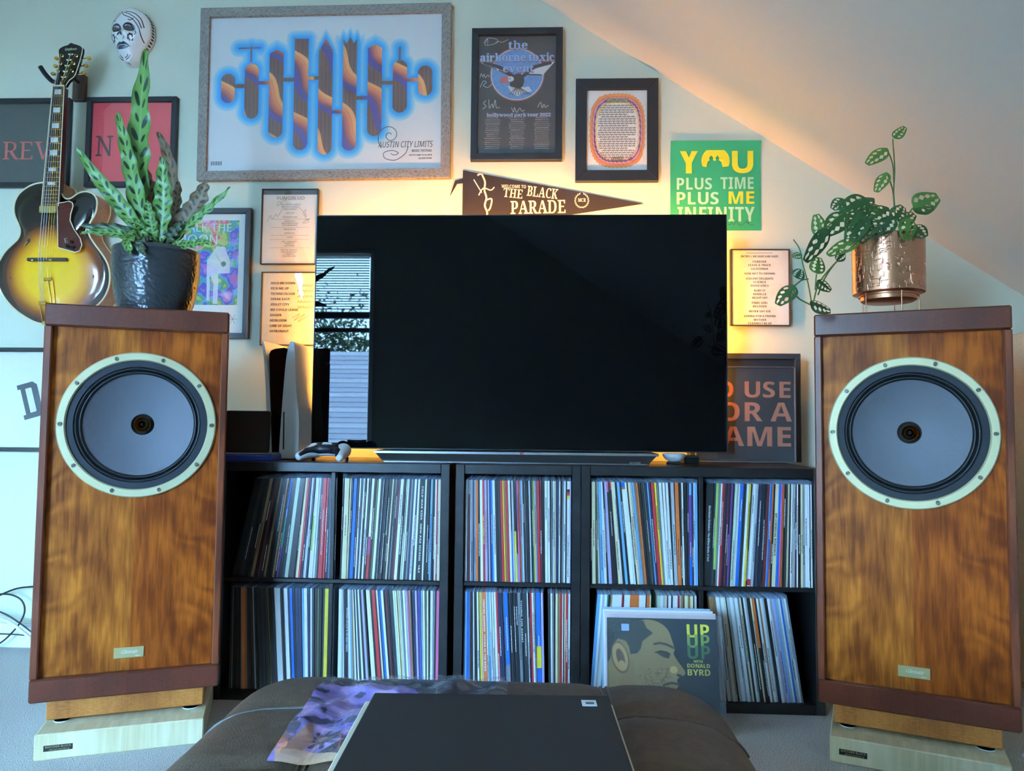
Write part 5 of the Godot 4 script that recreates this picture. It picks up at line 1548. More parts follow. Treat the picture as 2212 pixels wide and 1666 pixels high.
# ------------------------------------------------------------------ archtop guitar on its hook
func guitar() -> void:
	var o := thing("guitar", "sunburst archtop guitar with gold hardware hanging on the wall at the left", "guitar", Vector3(-1.763, 1.423, 0.115))
	var raw := v2([-0.054, 0.343, -0.097, 0.336, -0.137, 0.314, -0.161, 0.286, -0.170, 0.251, -0.165, 0.215, -0.149, 0.183, -0.141, 0.156, -0.147, 0.129, -0.169, 0.105, -0.195, 0.079, -0.216, 0.044, -0.226, 0.011, -0.224, -0.027, -0.211, -0.063, -0.186, -0.103, -0.153, -0.138, -0.115, -0.165, -0.069, -0.189, -0.027, -0.198, 0.013, -0.197, 0.049, -0.191, 0.089, -0.175, 0.133, -0.150, 0.172, -0.122, 0.198, -0.088, 0.212, -0.044, 0.211, 0.0, 0.200, 0.036, 0.177, 0.071, 0.147, 0.109, 0.129, 0.136, 0.122, 0.161, 0.129, 0.190, 0.146, 0.221, 0.152, 0.255, 0.148, 0.282, 0.131, 0.301, 0.105, 0.307, 0.078, 0.301, 0.056, 0.285, 0.038, 0.279, 0.024, 0.284, 0.013, 0.302, 0.006, 0.343])
	var line := spline(Array(raw), 3, true)
	var n := line.size()
	var mid := Vector2(0.0, 0.05)
	var dye := func(p: Vector2) -> Color:
		var e := sqrt(pow(p.x / 0.205, 2) + pow((p.y + 0.012) / (0.205 if p.y > -0.012 else 0.19), 2))
		var tones := [rgb8(240, 186, 24), rgb8(236, 172, 20), rgb8(214, 138, 18), rgb8(140, 70, 16), rgb8(60, 26, 18), rgb8(24, 15, 18)]
		var at := [0.0, 0.50, 0.64, 0.80, 0.92, 1.06]
		for i in 5:
			if e < at[i + 1]:
				return tones[i].srgb_to_linear().lerp(tones[i + 1].srgb_to_linear(), (e - at[i]) / (at[i + 1] - at[i]))
		return tones[5].srgb_to_linear()
	var lacquer := mat(Color.WHITE, 0.22)
	lacquer.vertex_color_use_as_albedo = true
	lacquer.clearcoat_enabled = true; lacquer.clearcoat = 0.8; lacquer.clearcoat_roughness = 0.05
	var st := S(); st.set_smooth_group(0)
	var ring_at := func(i: int, k: int) -> Vector3:
		var s := 1.0 - i / 26.0
		var p: Vector2 = mid + (line[k % n] - mid) * s
		return Vector3(p.x, p.y, 0.024 * (1.0 - pow(s, 2.4)) - 0.004 * exp(-pow((s - 0.9) / 0.06, 2.0)))
	for i in 26:
		for k in n:
			var q := [ring_at.call(i, k), ring_at.call(i, k + 1), ring_at.call(i + 1, k + 1), ring_at.call(i + 1, k)]
			for t in ([[0, 1, 2], [0, 2, 3]] if i < 25 else [[0, 1, 2]]):
				var a: Vector3 = q[t[0]]
				var b: Vector3 = q[t[1]]
				var c: Vector3 = q[t[2]]
				if (b - a).cross(c - a).z > 0.0:
					var sw := b; b = c; c = sw
				for v in [a, b, c]:
					st.set_color(dye.call(Vector2(v.x, v.y))); st.add_vertex(v)
	obj("top", st, lacquer, o)
	st = S(); prism(st, PackedVector2Array(line), -0.085, -0.0006, Transform3D(), 0.0, true)
	var flame := planar(mat(Color.WHITE, 0.3), Vector3(5, 5, 5)); flame.albedo_texture = wood_tex(128, 128, rgb8(120, 66, 28), rgb8(198, 136, 76), 44, 0.3)
	flame.clearcoat_enabled = true; flame.clearcoat = 0.5
	obj("sides", st, flame, o)
	var ivory := mat(rgb8(232, 220, 178), 0.4)
	for z in [0.0, -0.085]:
		var pts := []
		for k in n + 1:
			pts.append(Vector3(line[k % n].x, line[k % n].y, z))
		st = S(); tube(st, pts, 0.0032, 6, false); obj("binding", st, ivory, o)
	# f-holes, each with its pale edge
	for q in [[-0.094, 0.116, -0.106, 0.100, -0.117, 0.068, -0.127, 0.043, -0.133, 0.012, -0.143, -0.012, -0.156, -0.022], [0.100, 0.096, 0.102, 0.062, 0.113, 0.036, 0.122, 0.010, 0.133, -0.012, 0.146, -0.022, 0.152, -0.018]]:
		var p := spline(v3_flat(q), 4)
		var rr := []
		for k in p.size():
			var t := float(k) / (p.size() - 1)
			rr.append(0.0032 + 0.0052 * exp(-pow((t - 0.52) / 0.20, 2.0)) + 0.0038 * exp(-pow((t - 1.0) / 0.05, 2.0)) + 0.003 * exp(-pow(t / 0.05, 2.0)))
		var hi := []
		var lo := []
		for k in p.size():
			var zz := 0.0105 + 0.009 * (1.0 - clampf(absf(p[k].x) / 0.16, 0.0, 1.0))
			hi.append(Vector3(p[k].x, p[k].y, zz + 0.0008)); lo.append(Vector3(p[k].x, p[k].y, zz))
		var wide := rr.map(func(r): return r + 0.0016)
		st = S(); flat_ribbon(st, lo, wide); obj("f_hole_edge", st, ivory, o)
		st = S(); flat_ribbon(st, hi, rr); obj("f_hole", st, M.matte_black, o)
		st = S()
		for e in [hi[0], hi[-1]]:
			lathe(st, [Vector2(0.0, 0.001), Vector2(0.0078, 0.001), Vector2(0.0078, -0.002)], 18, Transform3D(Basis(Vector3.RIGHT, PI / 2), e))
		obj("f_hole_eye", st, M.matte_black, o)
	var tort := planar(mat(Color.WHITE, 0.2), Vector3(14, 14, 14)); tort.albedo_texture = noise_tex(0.03, [rgb8(44, 14, 12), rgb8(84, 30, 22), rgb8(58, 18, 16)], 55, 4, 128)
	var pg := v2([0.016, 0.254, 0.063, 0.263, 0.077, 0.257, 0.080, 0.243, 0.072, 0.212, 0.071, 0.189, 0.086, 0.158, 0.112, 0.122, 0.120, 0.096, 0.112, 0.073, 0.094, 0.067, 0.062, 0.076, 0.027, 0.085])
	st = S(); prism(st, pg, 0.028, 0.030); obj("pickguard_edge", st, ivory, o)
	var inner := Geometry2D.offset_polygon(pg, -0.003)
	st = S(); prism(st, inner[0], 0.030, 0.0312); obj("pickguard", st, tort, o)
	st = S(); box(st, Vector3(0.118, 0.143, 0.022), Vector3(0.028, 0.005, 0.003), 0.001, Basis(Vector3.BACK, 0.3)); obj("pickguard_bracket", st, M.gold, o)
	text(o, "E", Vector3(0.059, 0.112, 0.0314), 0.016, M.chrome, 0.014, "serif", HORIZONTAL_ALIGNMENT_CENTER, 0.2)
	for q in [[0.082, 0.106], [0.068, 0.090], [0.088, 0.086]]:
		st = S(); lathe(st, [Vector2(0.0, 0.006), Vector2(0.006, 0.006), Vector2(0.0065, 0.0), Vector2(0.0065, -0.002)], 18, Transform3D(Basis(Vector3.RIGHT, PI / 2), Vector3(q[0], q[1], 0.0315))); obj("control_knob", st, M.glossy_black, o)
	# pickup, bridge, tailpiece
	st = S(); box(st, Vector3(-0.0175, 0.231, 0.028), Vector3(0.066, 0.028, 0.012), 0.003); obj("pickup", st, mat(rgb8(206, 188, 132), 0.25, 0.9), o)
	var rose := planar(mat(Color.WHITE, 0.45), Vector3(6, 6, 6)); rose.albedo_texture = wood_tex(128, 128, rgb8(40, 24, 18), rgb8(74, 46, 34), 47, 10.0)
	st = S(); box(st, Vector3(-0.010, 0.041, 0.030), Vector3(0.152, 0.012, 0.014), 0.002); obj("bridge", st, rose, o)
	for x in [-0.062, 0.008]:
		st = S(); lathe(st, [Vector2(0.006, -0.002), Vector2(0.006, 0.002), Vector2(0.0, 0.002)], 16, Transform3D(Basis(), Vector3(x, 0.036, 0.037))); obj("bridge_wheel", st, M.gold, o)
	var tp := Node3D.new(); tp.name = "tailpiece"; o.add_child(tp)
	st = S(); box(st, Vector3(-0.005, -0.033, 0.030), Vector3(0.032, 0.012, 0.008), 0.002); obj("string_plate", st, M.gold, tp)
	st = S(); box(st, Vector3(-0.026, -0.122, 0.022), Vector3(0.030, 0.014, 0.008), 0.002); obj("string_plate", st, M.gold, tp)
	for q in [[Vector3(0.010, -0.034, 0.029), Vector3(0.018, -0.128, 0.014)], [Vector3(-0.008, -0.034, 0.029), Vector3(0.004, -0.128, 0.014)], [Vector3(-0.038, -0.122, 0.022), Vector3(-0.036, -0.190, 0.004)], [Vector3(-0.016, -0.122, 0.022), Vector3(-0.020, -0.190, 0.004)]]:
		st = S(); tube(st, [q[0], q[1]], 0.0022, 6); obj("tailpiece_bar", st, M.gold, tp)
	st = S(); lathe(st, [Vector2(0.0, 0.008), Vector2(0.007, 0.006), Vector2(0.008, 0.0), Vector2(0.004, -0.006)], 18, Transform3D(Basis(Vector3.RIGHT, PI / 2), Vector3(-0.028, -0.193, 0.004))); obj("strap_button", st, M.gold, o)
	# neck
	var edge := func(y: float, s: float) -> Vector3:
		var t := (y - 0.243) / 0.458
		return Vector3(lerpf(-0.010, 0.0025, t) + s * lerpf(0.033, 0.0222, t), y, 0.030)
	st = S(); prism(st, PackedVector2Array([Vector2(-0.043, 0.243), Vector2(0.023, 0.243), Vector2(0.0247, 0.701), Vector2(-0.0197, 0.701)]), 0.020, 0.030); obj("fretboard", st, rose, o)
	st = S(); prism(st, PackedVector2Array([Vector2(-0.040, 0.300), Vector2(0.020, 0.300), Vector2(0.022, 0.701), Vector2(-0.017, 0.701)]), 0.0, 0.020, Transform3D(), 0.0); obj("neck", st, mat(rgb8(60, 26, 16), 0.3), o)
	for s in [-1.0, 1.0]:
		st = S(); tube(st, [edge.call(0.243, s), edge.call(0.701, s)], 0.0018, 6); obj("neck_binding", st, ivory, o)
	st = S()
	for f in range(1, 21):
		var y := 0.041 + 0.66 * pow(2.0, -f / 12.0)
		if y > 0.246:
			tube(st, [edge.call(y, -0.97), edge.call(y, 0.97)], 0.0011, 5)
	obj("frets", st, M.gold, o).set_meta("kind", "stuff")
	var pearl := mat(rgb8(214, 222, 226), 0.22)
	for y in [0.680, 0.610, 0.550, 0.495, 0.446, 0.382, 0.329]:
		var a: Vector3 = edge.call(y, 0.0)
		var sc := lerpf(1.25, 1.0, (y - 0.243) / 0.458)
		st = S(); box(st, a + Vector3(0, 0, 0.0002), Vector3(0.024 * sc, 0.019 if y > 0.4 else 0.012, 0.0008)); obj("inlay", st, pearl, o)
	st = S(); box(st, Vector3(0.0025, 0.7035, 0.030), Vector3(0.045, 0.005, 0.005), 0.001); obj("nut", st, ivory, o)
	for s in 6:
		var k := (s - 2.5) / 2.5
		var top: Vector3 = edge.call(0.7035, k * 0.78) + Vector3(0, 0, 0.0032)
		var br := Vector3(-0.014 + k * 0.026, 0.041, 0.0385)
		var end := Vector3(-0.005 + k * 0.013, -0.030, 0.034) if s > 2 else Vector3(-0.026 + (k + 0.6) * 0.014, -0.118, 0.026)
		var post: Vector2 = [Vector2(-0.003, 0.762), Vector2(0.005, 0.792), Vector2(0.009, 0.822), Vector2(0.065, 0.821), Vector2(0.055, 0.792), Vector2(0.051, 0.763)][s]
		st = S(); tube(st, [Vector3(post.x, post.y, 0.034), top, br, end], 0.0009 - 0.0001 * s, 5); obj("string", st, M.silver if s < 3 else M.gold, o)
	# head
	var hd := PackedVector2Array(spline(Array(v2([-0.018, 0.706, -0.010, 0.757, -0.005, 0.811, -0.008, 0.848, 0.012, 0.862, 0.026, 0.866, 0.038, 0.875, 0.052, 0.870, 0.066, 0.866, 0.084, 0.852, 0.078, 0.812, 0.069, 0.779, 0.058, 0.745, 0.038, 0.728, 0.025, 0.706])), 3))
	st = S(); prism(st, hd, 0.008, 0.022, Transform3D(), 0.001); obj("headstock", st, M.glossy_black, o)
	var hp := []
	for p in hd:
		hp.append(Vector3(p.x, p.y, 0.0215))
	st = S(); tube(st, hp, 0.0014, 5); obj("headstock_binding", st, ivory, o)
	text(o, "Epiphone", Vector3(0.040, 0.849, 0.0228), 0.0082, ivory, 0.046, "serif", HORIZONTAL_ALIGNMENT_CENTER, 0.03, 0.0, 0.3)
	text(o, "E", Vector3(0.008, 0.716, 0.0228), 0.010, pearl, 0.010, "serif")
	st = S()
	for k in 5:
		var p := Vector2(0.016 + k * 0.006, 0.738 + k * 0.022)
		for s in [-1.0, 1.0]:
			var d := Vector2(s * 0.011, 0.005)
			var q := d.orthogonal() * 0.28
			fan(st, [Vector3(p.x, p.y, 0.0226), Vector3(p.x + d.x * 0.6 + q.x, p.y + d.y * 0.6 + q.y, 0.0226), Vector3(p.x + d.x, p.y + d.y, 0.0226), Vector3(p.x + d.x * 0.6 - q.x, p.y + d.y * 0.6 - q.y, 0.0226)], Vector3.BACK)
	ink(st, [Vector2(0.012, 0.728), Vector2(0.040, 0.834)], 0.0018, 0.0226)
	obj("vine_inlay", st, ivory, o)
	var posts := [[0.009, 0.822, -0.028], [0.005, 0.792, -0.031], [-0.003, 0.762, -0.039], [0.065, 0.821, 0.098], [0.055, 0.792, 0.088], [0.051, 0.763, 0.080]]
	for q in posts:
		var pg2 := Node3D.new(); pg2.name = "tuning_peg"; o.add_child(pg2, true); pg2.position = Vector3(q[0], q[1], 0.022)
		st = S(); lathe(st, [Vector2(0.0055, 0.0), Vector2(0.0055, 0.003), Vector2(0.003, 0.004), Vector2(0.003, 0.013), Vector2(0.0, 0.013)], 14, Transform3D(Basis(Vector3.RIGHT, PI / 2), Vector3.ZERO)); obj("post", st, M.gold, pg2)
		var dx: float = q[2] - q[0]
		st = S(); tube(st, [Vector3(0, 0, -0.020), Vector3(dx * 0.8, 0.002, -0.020)], 0.0022, 6); obj("shaft", st, M.gold, pg2)
		st = S(); lathe(st, [Vector2(0.0, -0.004), Vector2(0.008, -0.004), Vector2(0.0095, -0.001), Vector2(0.0095, 0.001), Vector2(0.008, 0.004), Vector2(0.0, 0.004)], 16, Transform3D(Basis(Vector3.RIGHT, PI / 2).scaled(Vector3(1.0, 0.75, 1.0)), Vector3(dx, 0.002, -0.020))); obj("button", st, M.gold, pg2)
	# the hook
	var h := thing("guitar_hanger", "dark wooden wall hook with padded fork holding the guitar head", "guitar hanger", Vector3(-1.765, 2.178, 0.0))
	var walnut := planar(mat(Color.WHITE, 0.5), Vector3(6, 6, 6)); walnut.albedo_texture = wood_tex(128, 128, rgb8(44, 26, 18), rgb8(84, 52, 34), 48, 8.0)
	st = S(); box(st, Vector3(0, 0, 0.011), Vector3(0.050, 0.104, 0.022), 0.003); obj("plate", st, walnut, h)
	st = S(); tube(st, [Vector3(0, 0.020, 0.02), Vector3(0, 0.024, 0.06), Vector3(0.0, 0.028, 0.095)], 0.006, 8); obj("arm", st, M.black, h)
	st = S(); tube(st, spline([Vector3(-0.070, 0.024, 0.145), Vector3(-0.052, -0.006, 0.132), Vector3(-0.038, -0.018, 0.105), Vector3(0.0, -0.002, 0.095), Vector3(0.026, -0.012, 0.108), Vector3(0.040, 0.002, 0.132), Vector3(0.052, 0.018, 0.145)], 5), 0.0085, 10); obj("fork", st, M.matte_black, h)

func v3_flat(a: Array) -> Array:
	return Array(v2(a))

func flat_ribbon(st: SurfaceTool, pts: Array, r: Array) -> void:
	st.set_smooth_group(-1)
	for i in pts.size() - 1:
		var d: Vector3 = pts[i + 1] - pts[i]
		var nrm := Vector3(-d.y, d.x, 0).normalized()
		fan(st, [pts[i] - nrm * r[i], pts[i + 1] - nrm * r[i + 1], pts[i + 1] + nrm * r[i + 1], pts[i] + nrm * r[i]], Vector3.BACK)

# ------------------------------------------------------------------ plants
func leaf_picture(base: Color, base2: Color, blot: Color, mid: Color) -> ImageTexture:
	var c := Canvas.new(64, 288, base)
	for y in 288:
		for x in 64:
			if absf(x - 32) > 25.0 + 2.0 * sin(y * 0.3) or fposmod(y + absf(x - 32) * 1.2, 9.0) < 1.0:
				c.dot(x, y, base2, 0.6)
	for k in 11:
		for s in [-1, 1]:
			var big: bool = (k + (1 if s > 0 else 0)) % 2 == 0
			var y := 16.0 + k * 25.0 + (6.0 if s > 0 else 0.0)
			c.ellipse(32 + s * (14.0 if big else 11.0), y, 12.5 if big else 8.0, 5.2 if big else 3.4, blot, -s * 0.75)
	c.line([Vector2(32, 0), Vector2(32, 287)], 1.6, mid)
	return c.texture()

func long_leaf(parent: Node, pts: Array, w: float, m: Material, wave := 1.0, phase := 0.0, fold := 0.25) -> void:
	var line := spline(pts, 7)
	var n := line.size()
	var st := S(); st.set_smooth_group(0)
	var rows := []
	for i in n:
		var t := i / float(n - 1)
		var d: Vector3 = (line[mini(i + 1, n - 1)] - line[maxi(i - 1, 0)]).normalized()
		var side := d.cross(Vector3(0.15, 0.1, 1.0)).normalized()
		var nrm := side.cross(d).normalized()
		var hw := w * 0.5 * pow(sin(PI * clampf(pow(t, 0.85) * 0.97 + 0.02, 0, 1)), 0.62)
		var row := []
		for k in 7:
			var f := (k - 3) / 3.0
			var rip := wave * (0.004 + w * 0.06) * sin(t * 34.0 + phase + (1.3 if f > 0 else 0.0)) * absf(f) * f * signf(f)
			row.append([line[i] + side * f * hw * (1.0 + 0.05 * wave * sin(t * 31.0 + phase) * absf(f)) + nrm * (absf(f) * hw * fold + rip), Vector2(0.5 + f * 0.5, 1.0 - t)])
		rows.append(row)
	for i in n - 1:
		for k in 6:
			var q := [rows[i][k], rows[i][k + 1], rows[i + 1][k + 1], rows[i + 1][k]]
			for e in [0, 2, 1, 0, 3, 2]:
				st.set_uv(q[e][1]); st.add_vertex(q[e][0])
	obj("leaf", st, m, parent)

func plants() -> void:
	# left: spotted prayer plant in a hammered dark pot
	var o := thing("potted_plant", "prayer plant with long wavy dark-spotted leaves in a hammered dark grey pot", "potted plant", Vector3(-1.068, 1.18, 0.68))
	var pot := mat(rgb8(56, 58, 62), 0.3, 0.35)
	pot.clearcoat_enabled = true; pot.clearcoat = 0.4; pot.clearcoat_roughness = 0.2
	var cell := FastNoiseLite.new(); cell.seed = 9; cell.noise_type = FastNoiseLite.TYPE_CELLULAR; cell.frequency = 1.0; cell.cellular_return_type = FastNoiseLite.RETURN_DISTANCE; cell.fractal_type = FastNoiseLite.FRACTAL_NONE
	var prof := spline([Vector2(0.098, 0.0), Vector2(0.101, 0.012), Vector2(0.111, 0.055), Vector2(0.118, 0.11), Vector2(0.120, 0.150), Vector2(0.1185, 0.186)], 18)
	var st := S(); st.set_smooth_group(0)
	var n := 190
	var ring := func(i: int, k: int) -> Vector3:
		var a := TAU * (k % n) / n
		var p: Vector2 = prof[i]
		var h := cell.get_noise_3d(cos(a) * 0.118 / 0.0088, p.y / 0.0088, sin(a) * 0.118 / 0.0088)
		var bump := 0.0020 * clampf((h + 1.0) * 1.5, 0.0, 1.3) if p.y < 0.176 else 0.0
		var r := p.x - bump
		return Vector3(cos(a) * r, p.y, sin(a) * r)
	for i in prof.size() - 1:
		var rows := []
		for k in n:
			var a: Vector3 = ring.call(i, k)
			var c: Vector3 = ring.call(i + 1, k + 1)
			var out := Vector3(a.x, 0, a.z)
			tri(st, a, ring.call(i, k + 1), c, out)
			tri(st, a, c, ring.call(i + 1, k), out)
	obj("pot", st, pot, o)
	st = S(); lathe(st, [Vector2(0.1185, 0.186), Vector2(0.117, 0.189), Vector2(0.113, 0.188), Vector2(0.110, 0.150)], 64); obj("pot_rim", st, pot, o)
	st = S(); lathe(st, [Vector2(0.0, 0.166), Vector2(0.111, 0.164)], 40); obj("soil", st, mat(rgb8(50, 38, 30), 0.95), o)
	var g := mat(Color.WHITE, 0.38); g.albedo_texture = leaf_picture(rgb8(104, 144, 68), rgb8(72, 112, 54), rgb8(26, 50, 32), rgb8(140, 170, 92))
	var p := mat(Color.WHITE, 0.5); p.albedo_texture = leaf_picture(rgb8(112, 92, 60), rgb8(96, 70, 56), rgb8(62, 38, 38), rgb8(134, 112, 74))
	var d := mat(Color.WHITE, 0.42); d.albedo_texture = leaf_picture(rgb8(74, 92, 60), rgb8(64, 58, 56), rgb8(36, 44, 38), rgb8(100, 116, 78))
	for m in [g, p, d]:
		m.backlight_enabled = true; m.backlight = Color(0.06, 0.09, 0.03)
	var kinds := {"g": g, "p": p, "d": d}
	var leaves := [
	["g", 0.063, [-0.014, 0.214, 0.000, -0.061, 0.334, -0.006, -0.073, 0.448, -0.012, -0.076, 0.550, -0.018, -0.078, 0.681, -0.024, -0.071, 0.816, -0.030]],
	["g", 0.043, [-0.006, 0.209, 0.020, -0.040, 0.298, 0.020, -0.070, 0.402, 0.020, -0.098, 0.507, 0.020, -0.124, 0.601, 0.020]],
	["g", 0.042, [-0.010, 0.202, 0.020, -0.060, 0.273, 0.035, -0.101, 0.328, 0.050, -0.147, 0.387, 0.065, -0.204, 0.469, 0.080]],
	["g", 0.047, [0.023, 0.202, 0.030, 0.032, 0.266, 0.037, 0.038, 0.325, 0.045, 0.038, 0.384, 0.052, 0.037, 0.450, 0.060]],
	["p", 0.038, [0.011, 0.214, -0.020, 0.025, 0.298, -0.027, 0.023, 0.399, -0.035, -0.001, 0.494, -0.042, -0.038, 0.571, -0.050]],
	["p", 0.046, [-0.018, 0.219, -0.020, -0.032, 0.299, -0.030, -0.048, 0.365, -0.040, -0.070, 0.426, -0.050, -0.091, 0.474, -0.060]],
	["p", 0.054, [0.031, 0.210, 0.000, 0.075, 0.260, 0.007, 0.113, 0.306, 0.015, 0.140, 0.352, 0.022, 0.155, 0.386, 0.030]],
	["g", 0.024, [0.046, 0.202, 0.020, 0.099, 0.247, 0.032, 0.145, 0.280, 0.045, 0.193, 0.314, 0.057, 0.246, 0.358, 0.070]],
	["d", 0.024, [-0.003, 0.195, 0.020, -0.045, 0.230, 0.032, -0.094, 0.245, 0.045, -0.142, 0.247, 0.057, -0.198, 0.245, 0.070]],
	["g", 0.026, [0.003, 0.190, 0.030, -0.031, 0.208, 0.050, -0.069, 0.221, 0.070, -0.111, 0.222, 0.090, -0.160, 0.217, 0.110]],
	["g", 0.026, [0.011, 0.202, 0.020, -0.013, 0.236, 0.030, -0.028, 0.254, 0.040, -0.044, 0.262, 0.050, -0.072, 0.268, 0.060]],
	["g", 0.035, [0.002, 0.201, 0.050, -0.010, 0.214, 0.070, -0.019, 0.205, 0.100, -0.015, 0.180, 0.130, 0.004, 0.148, 0.142]],
	["d", 0.031, [0.007, 0.195, 0.050, 0.004, 0.204, 0.075, 0.008, 0.194, 0.105, 0.022, 0.170, 0.130, 0.042, 0.146, 0.138]],
	["g", 0.024, [0.056, 0.193, 0.040, 0.097, 0.194, 0.052, 0.137, 0.194, 0.065, 0.176, 0.196, 0.078, 0.210, 0.189, 0.090]],
	["g", 0.033, [0.010, 0.199, 0.030, 0.007, 0.231, 0.040, 0.006, 0.262, 0.050, 0.004, 0.293, 0.060, 0.003, 0.321, 0.070]],
	["p", 0.031, [0.012, 0.209, -0.010, 0.031, 0.266, -0.012, 0.042, 0.315, -0.015, 0.047, 0.365, -0.017, 0.048, 0.405, -0.020]],
	["d", 0.028, [0.025, 0.199, 0.020, 0.045, 0.214, 0.027, 0.062, 0.232, 0.035, 0.083, 0.251, 0.042, 0.104, 0.265, 0.050]]]
	var stalk := mat(rgb8(84, 66, 50), 0.6)
	for i in leaves.size():
		var l: Array = leaves[i]
		var pts := v3(l[2])
		long_leaf(o, pts, l[1] * 1.08, kinds[l[0]], 1.0 if l[0] != "d" else 1.6, i * 1.7)
		var root := Vector3(pts[0].x * 0.4, 0.165, pts[0].z * 0.4)
		st = S(); tube(st, [root, root.lerp(pts[0], 0.6) + Vector3(0, 0.006, 0), pts[0] + (pts[1] - pts[0]) * 0.15], [0.0026, 0.0022, 0.0016], 6); obj("stalk", st, stalk, o)
	# right: holed vine in a copper pot on a wire stand
	o = thing("potted_plant", "trailing holed-leaf vine in an etched copper pot on a wire stand", "potted plant", Vector3(1.049, 1.18, 0.68))
	var copper := mat(rgb8(214, 150, 118), 0.3, 0.95)
	copper.heightmap_enabled = true
	var et := Canvas.new(512, 256, Color.WHITE)
	for k in 150:
		var x := randf_k(k * 5) * 512.0
		var y := 10.0 + randf_k(k * 5 + 1) * 236.0
		var len := 10.0 + 26.0 * randf_k(k * 5 + 2)
		if k % 2:
			et.line([Vector2(x, y), Vector2(x + len, y), Vector2(x + len, y + 9)], 1.6, Color(0.2, 0.2, 0.2))
		else:
			et.line([Vector2(x, y), Vector2(x, y + len), Vector2(x + 12, y + len)], 1.6, Color(0.2, 0.2, 0.2))
	copper.heightmap_texture = et.texture(); copper.heightmap_scale = 0.12
	copper.roughness_texture = noise_tex(0.02, [Color(0.7, 0.7, 0.7), Color(1, 1, 1)], 66, 3, 128)
	var cp := [Vector2(0.0925, 0.068), Vector2(0.0935, 0.074), Vector2(0.0945, 0.224)]
	st = S(); st.set_smooth_group(0)
	for i in 2:
		for k in 96:
			var a0 := TAU * k / 96.0
			var a1 := TAU * (k + 1) / 96.0
			var q := []
			for e in [[a0, cp[i], k], [a1, cp[i], k + 1], [a1, cp[i + 1], k + 1], [a0, cp[i + 1], k]]:
				q.append([Vector3(cos(e[0]) * e[1].x, e[1].y, sin(e[0]) * e[1].x), Vector2(e[2] / 96.0 * 2.0, 1.0 - (e[1].y - 0.068) / 0.156)])
			for e in [0, 1, 2, 0, 2, 3]:
				st.set_uv(q[e][1]); st.add_vertex(q[e][0])
	obj("pot", st, copper, o)
	var plain := mat(rgb8(206, 142, 108), 0.32, 0.95)
	st = S(); lathe(st, [Vector2(0.0945, 0.224), Vector2(0.0935, 0.226), Vector2(0.0905, 0.224), Vector2(0.089, 0.19)], 72); obj("pot_rim", st, plain, o)
	st = S(); lathe(st, [Vector2(0.0, 0.044), Vector2(0.066, 0.044), Vector2(0.072, 0.048), Vector2(0.074, 0.064), Vector2(0.0925, 0.068)], 72); obj("pot_foot", st, plain, o)
	st = S(); lathe(st, [Vector2(0.0, 0.205), Vector2(0.0895, 0.204)], 40); obj("soil", st, mat(rgb8(46, 36, 28), 0.95), o)
	var ws := Node3D.new(); ws.name = "wire_stand"; o.add_child(ws)
	for k in 5:
		var a := TAU * (k + 0.25) / 5.0
		st = S(); tube(st, [Vector3(cos(a) * 0.076, 0.0, sin(a) * 0.076), Vector3(cos(a) * 0.077, 0.066, sin(a) * 0.077)], 0.0016, 6); obj("leg", st, plain, ws)
	st = S()
	var rp := []
	for k in 49:
		rp.append(Vector3(cos(TAU * k / 48) * 0.077, 0.060, sin(TAU * k / 48) * 0.077))
	tube(st, rp, 0.0016, 6, false); obj("ring", st, plain, ws)
	var lm := mat(rgb8(44, 80, 36), 0.34)
	var lm2 := mat(rgb8(74, 112, 44), 0.36)
	var lm3 := mat(rgb8(34, 74, 40), 0.3)
	for m in [lm, lm2, lm3]:
		m.backlight_enabled = true; m.backlight = Color(0.05, 0.09, 0.02)
	var stems := [[0.019, 0.200, 0.0, 0.022, 0.300, 0.0, 0.019, 0.358, 0.0, 0.023, 0.427, 0.0, 0.019, 0.514, 0.0], [0.020, 0.300, 0.0, 0.012, 0.359, 0.01, -0.012, 0.405, 0.03], [0.020, 0.388, 0.0, 0.013, 0.437, 0.01, -0.006, 0.477, 0.02],
		[-0.028, 0.200, 0.02, -0.060, 0.235, 0.06, -0.120, 0.196, 0.09, -0.190, 0.129, 0.10, -0.232, 0.076, 0.105, -0.250, 0.017, 0.11], [-0.033, 0.200, 0.02, -0.060, 0.24, 0.07, -0.110, 0.205, 0.10, -0.180, 0.140, 0.10, -0.215, 0.090, 0.10, -0.236, 0.045, 0.11],
		[-0.252, 0.012, 0.11, -0.258, 0.075, 0.10, -0.268, 0.130, 0.09, -0.275, 0.175, 0.085, -0.290, 0.203, 0.08], [-0.250, 0.015, 0.11, -0.290, 0.035, 0.115, -0.305, 0.060, 0.12], [-0.258, 0.090, 0.10, -0.280, 0.084, 0.11, -0.300, 0.068, 0.12], [-0.240, 0.060, 0.10, -0.238, 0.085, 0.10, -0.236, 0.103, 0.10],
		[0.010, 0.200, 0.0, 0.040, 0.270, 0.01, 0.061, 0.308, 0.02], [-0.004, 0.200, 0.0, -0.020, 0.290, 0.01, -0.070, 0.312, 0.045], [-0.014, 0.200, 0.02, -0.075, 0.270, 0.04, -0.140, 0.285, 0.06, -0.200, 0.236, 0.08], [-0.020, 0.200, 0.03, -0.060, 0.255, 0.07, -0.105, 0.262, 0.10]]
	for s in stems:
		st = S(); tube(st, spline(v3(s), 6), 0.0019, 6); obj("stem", st, lm2, o)
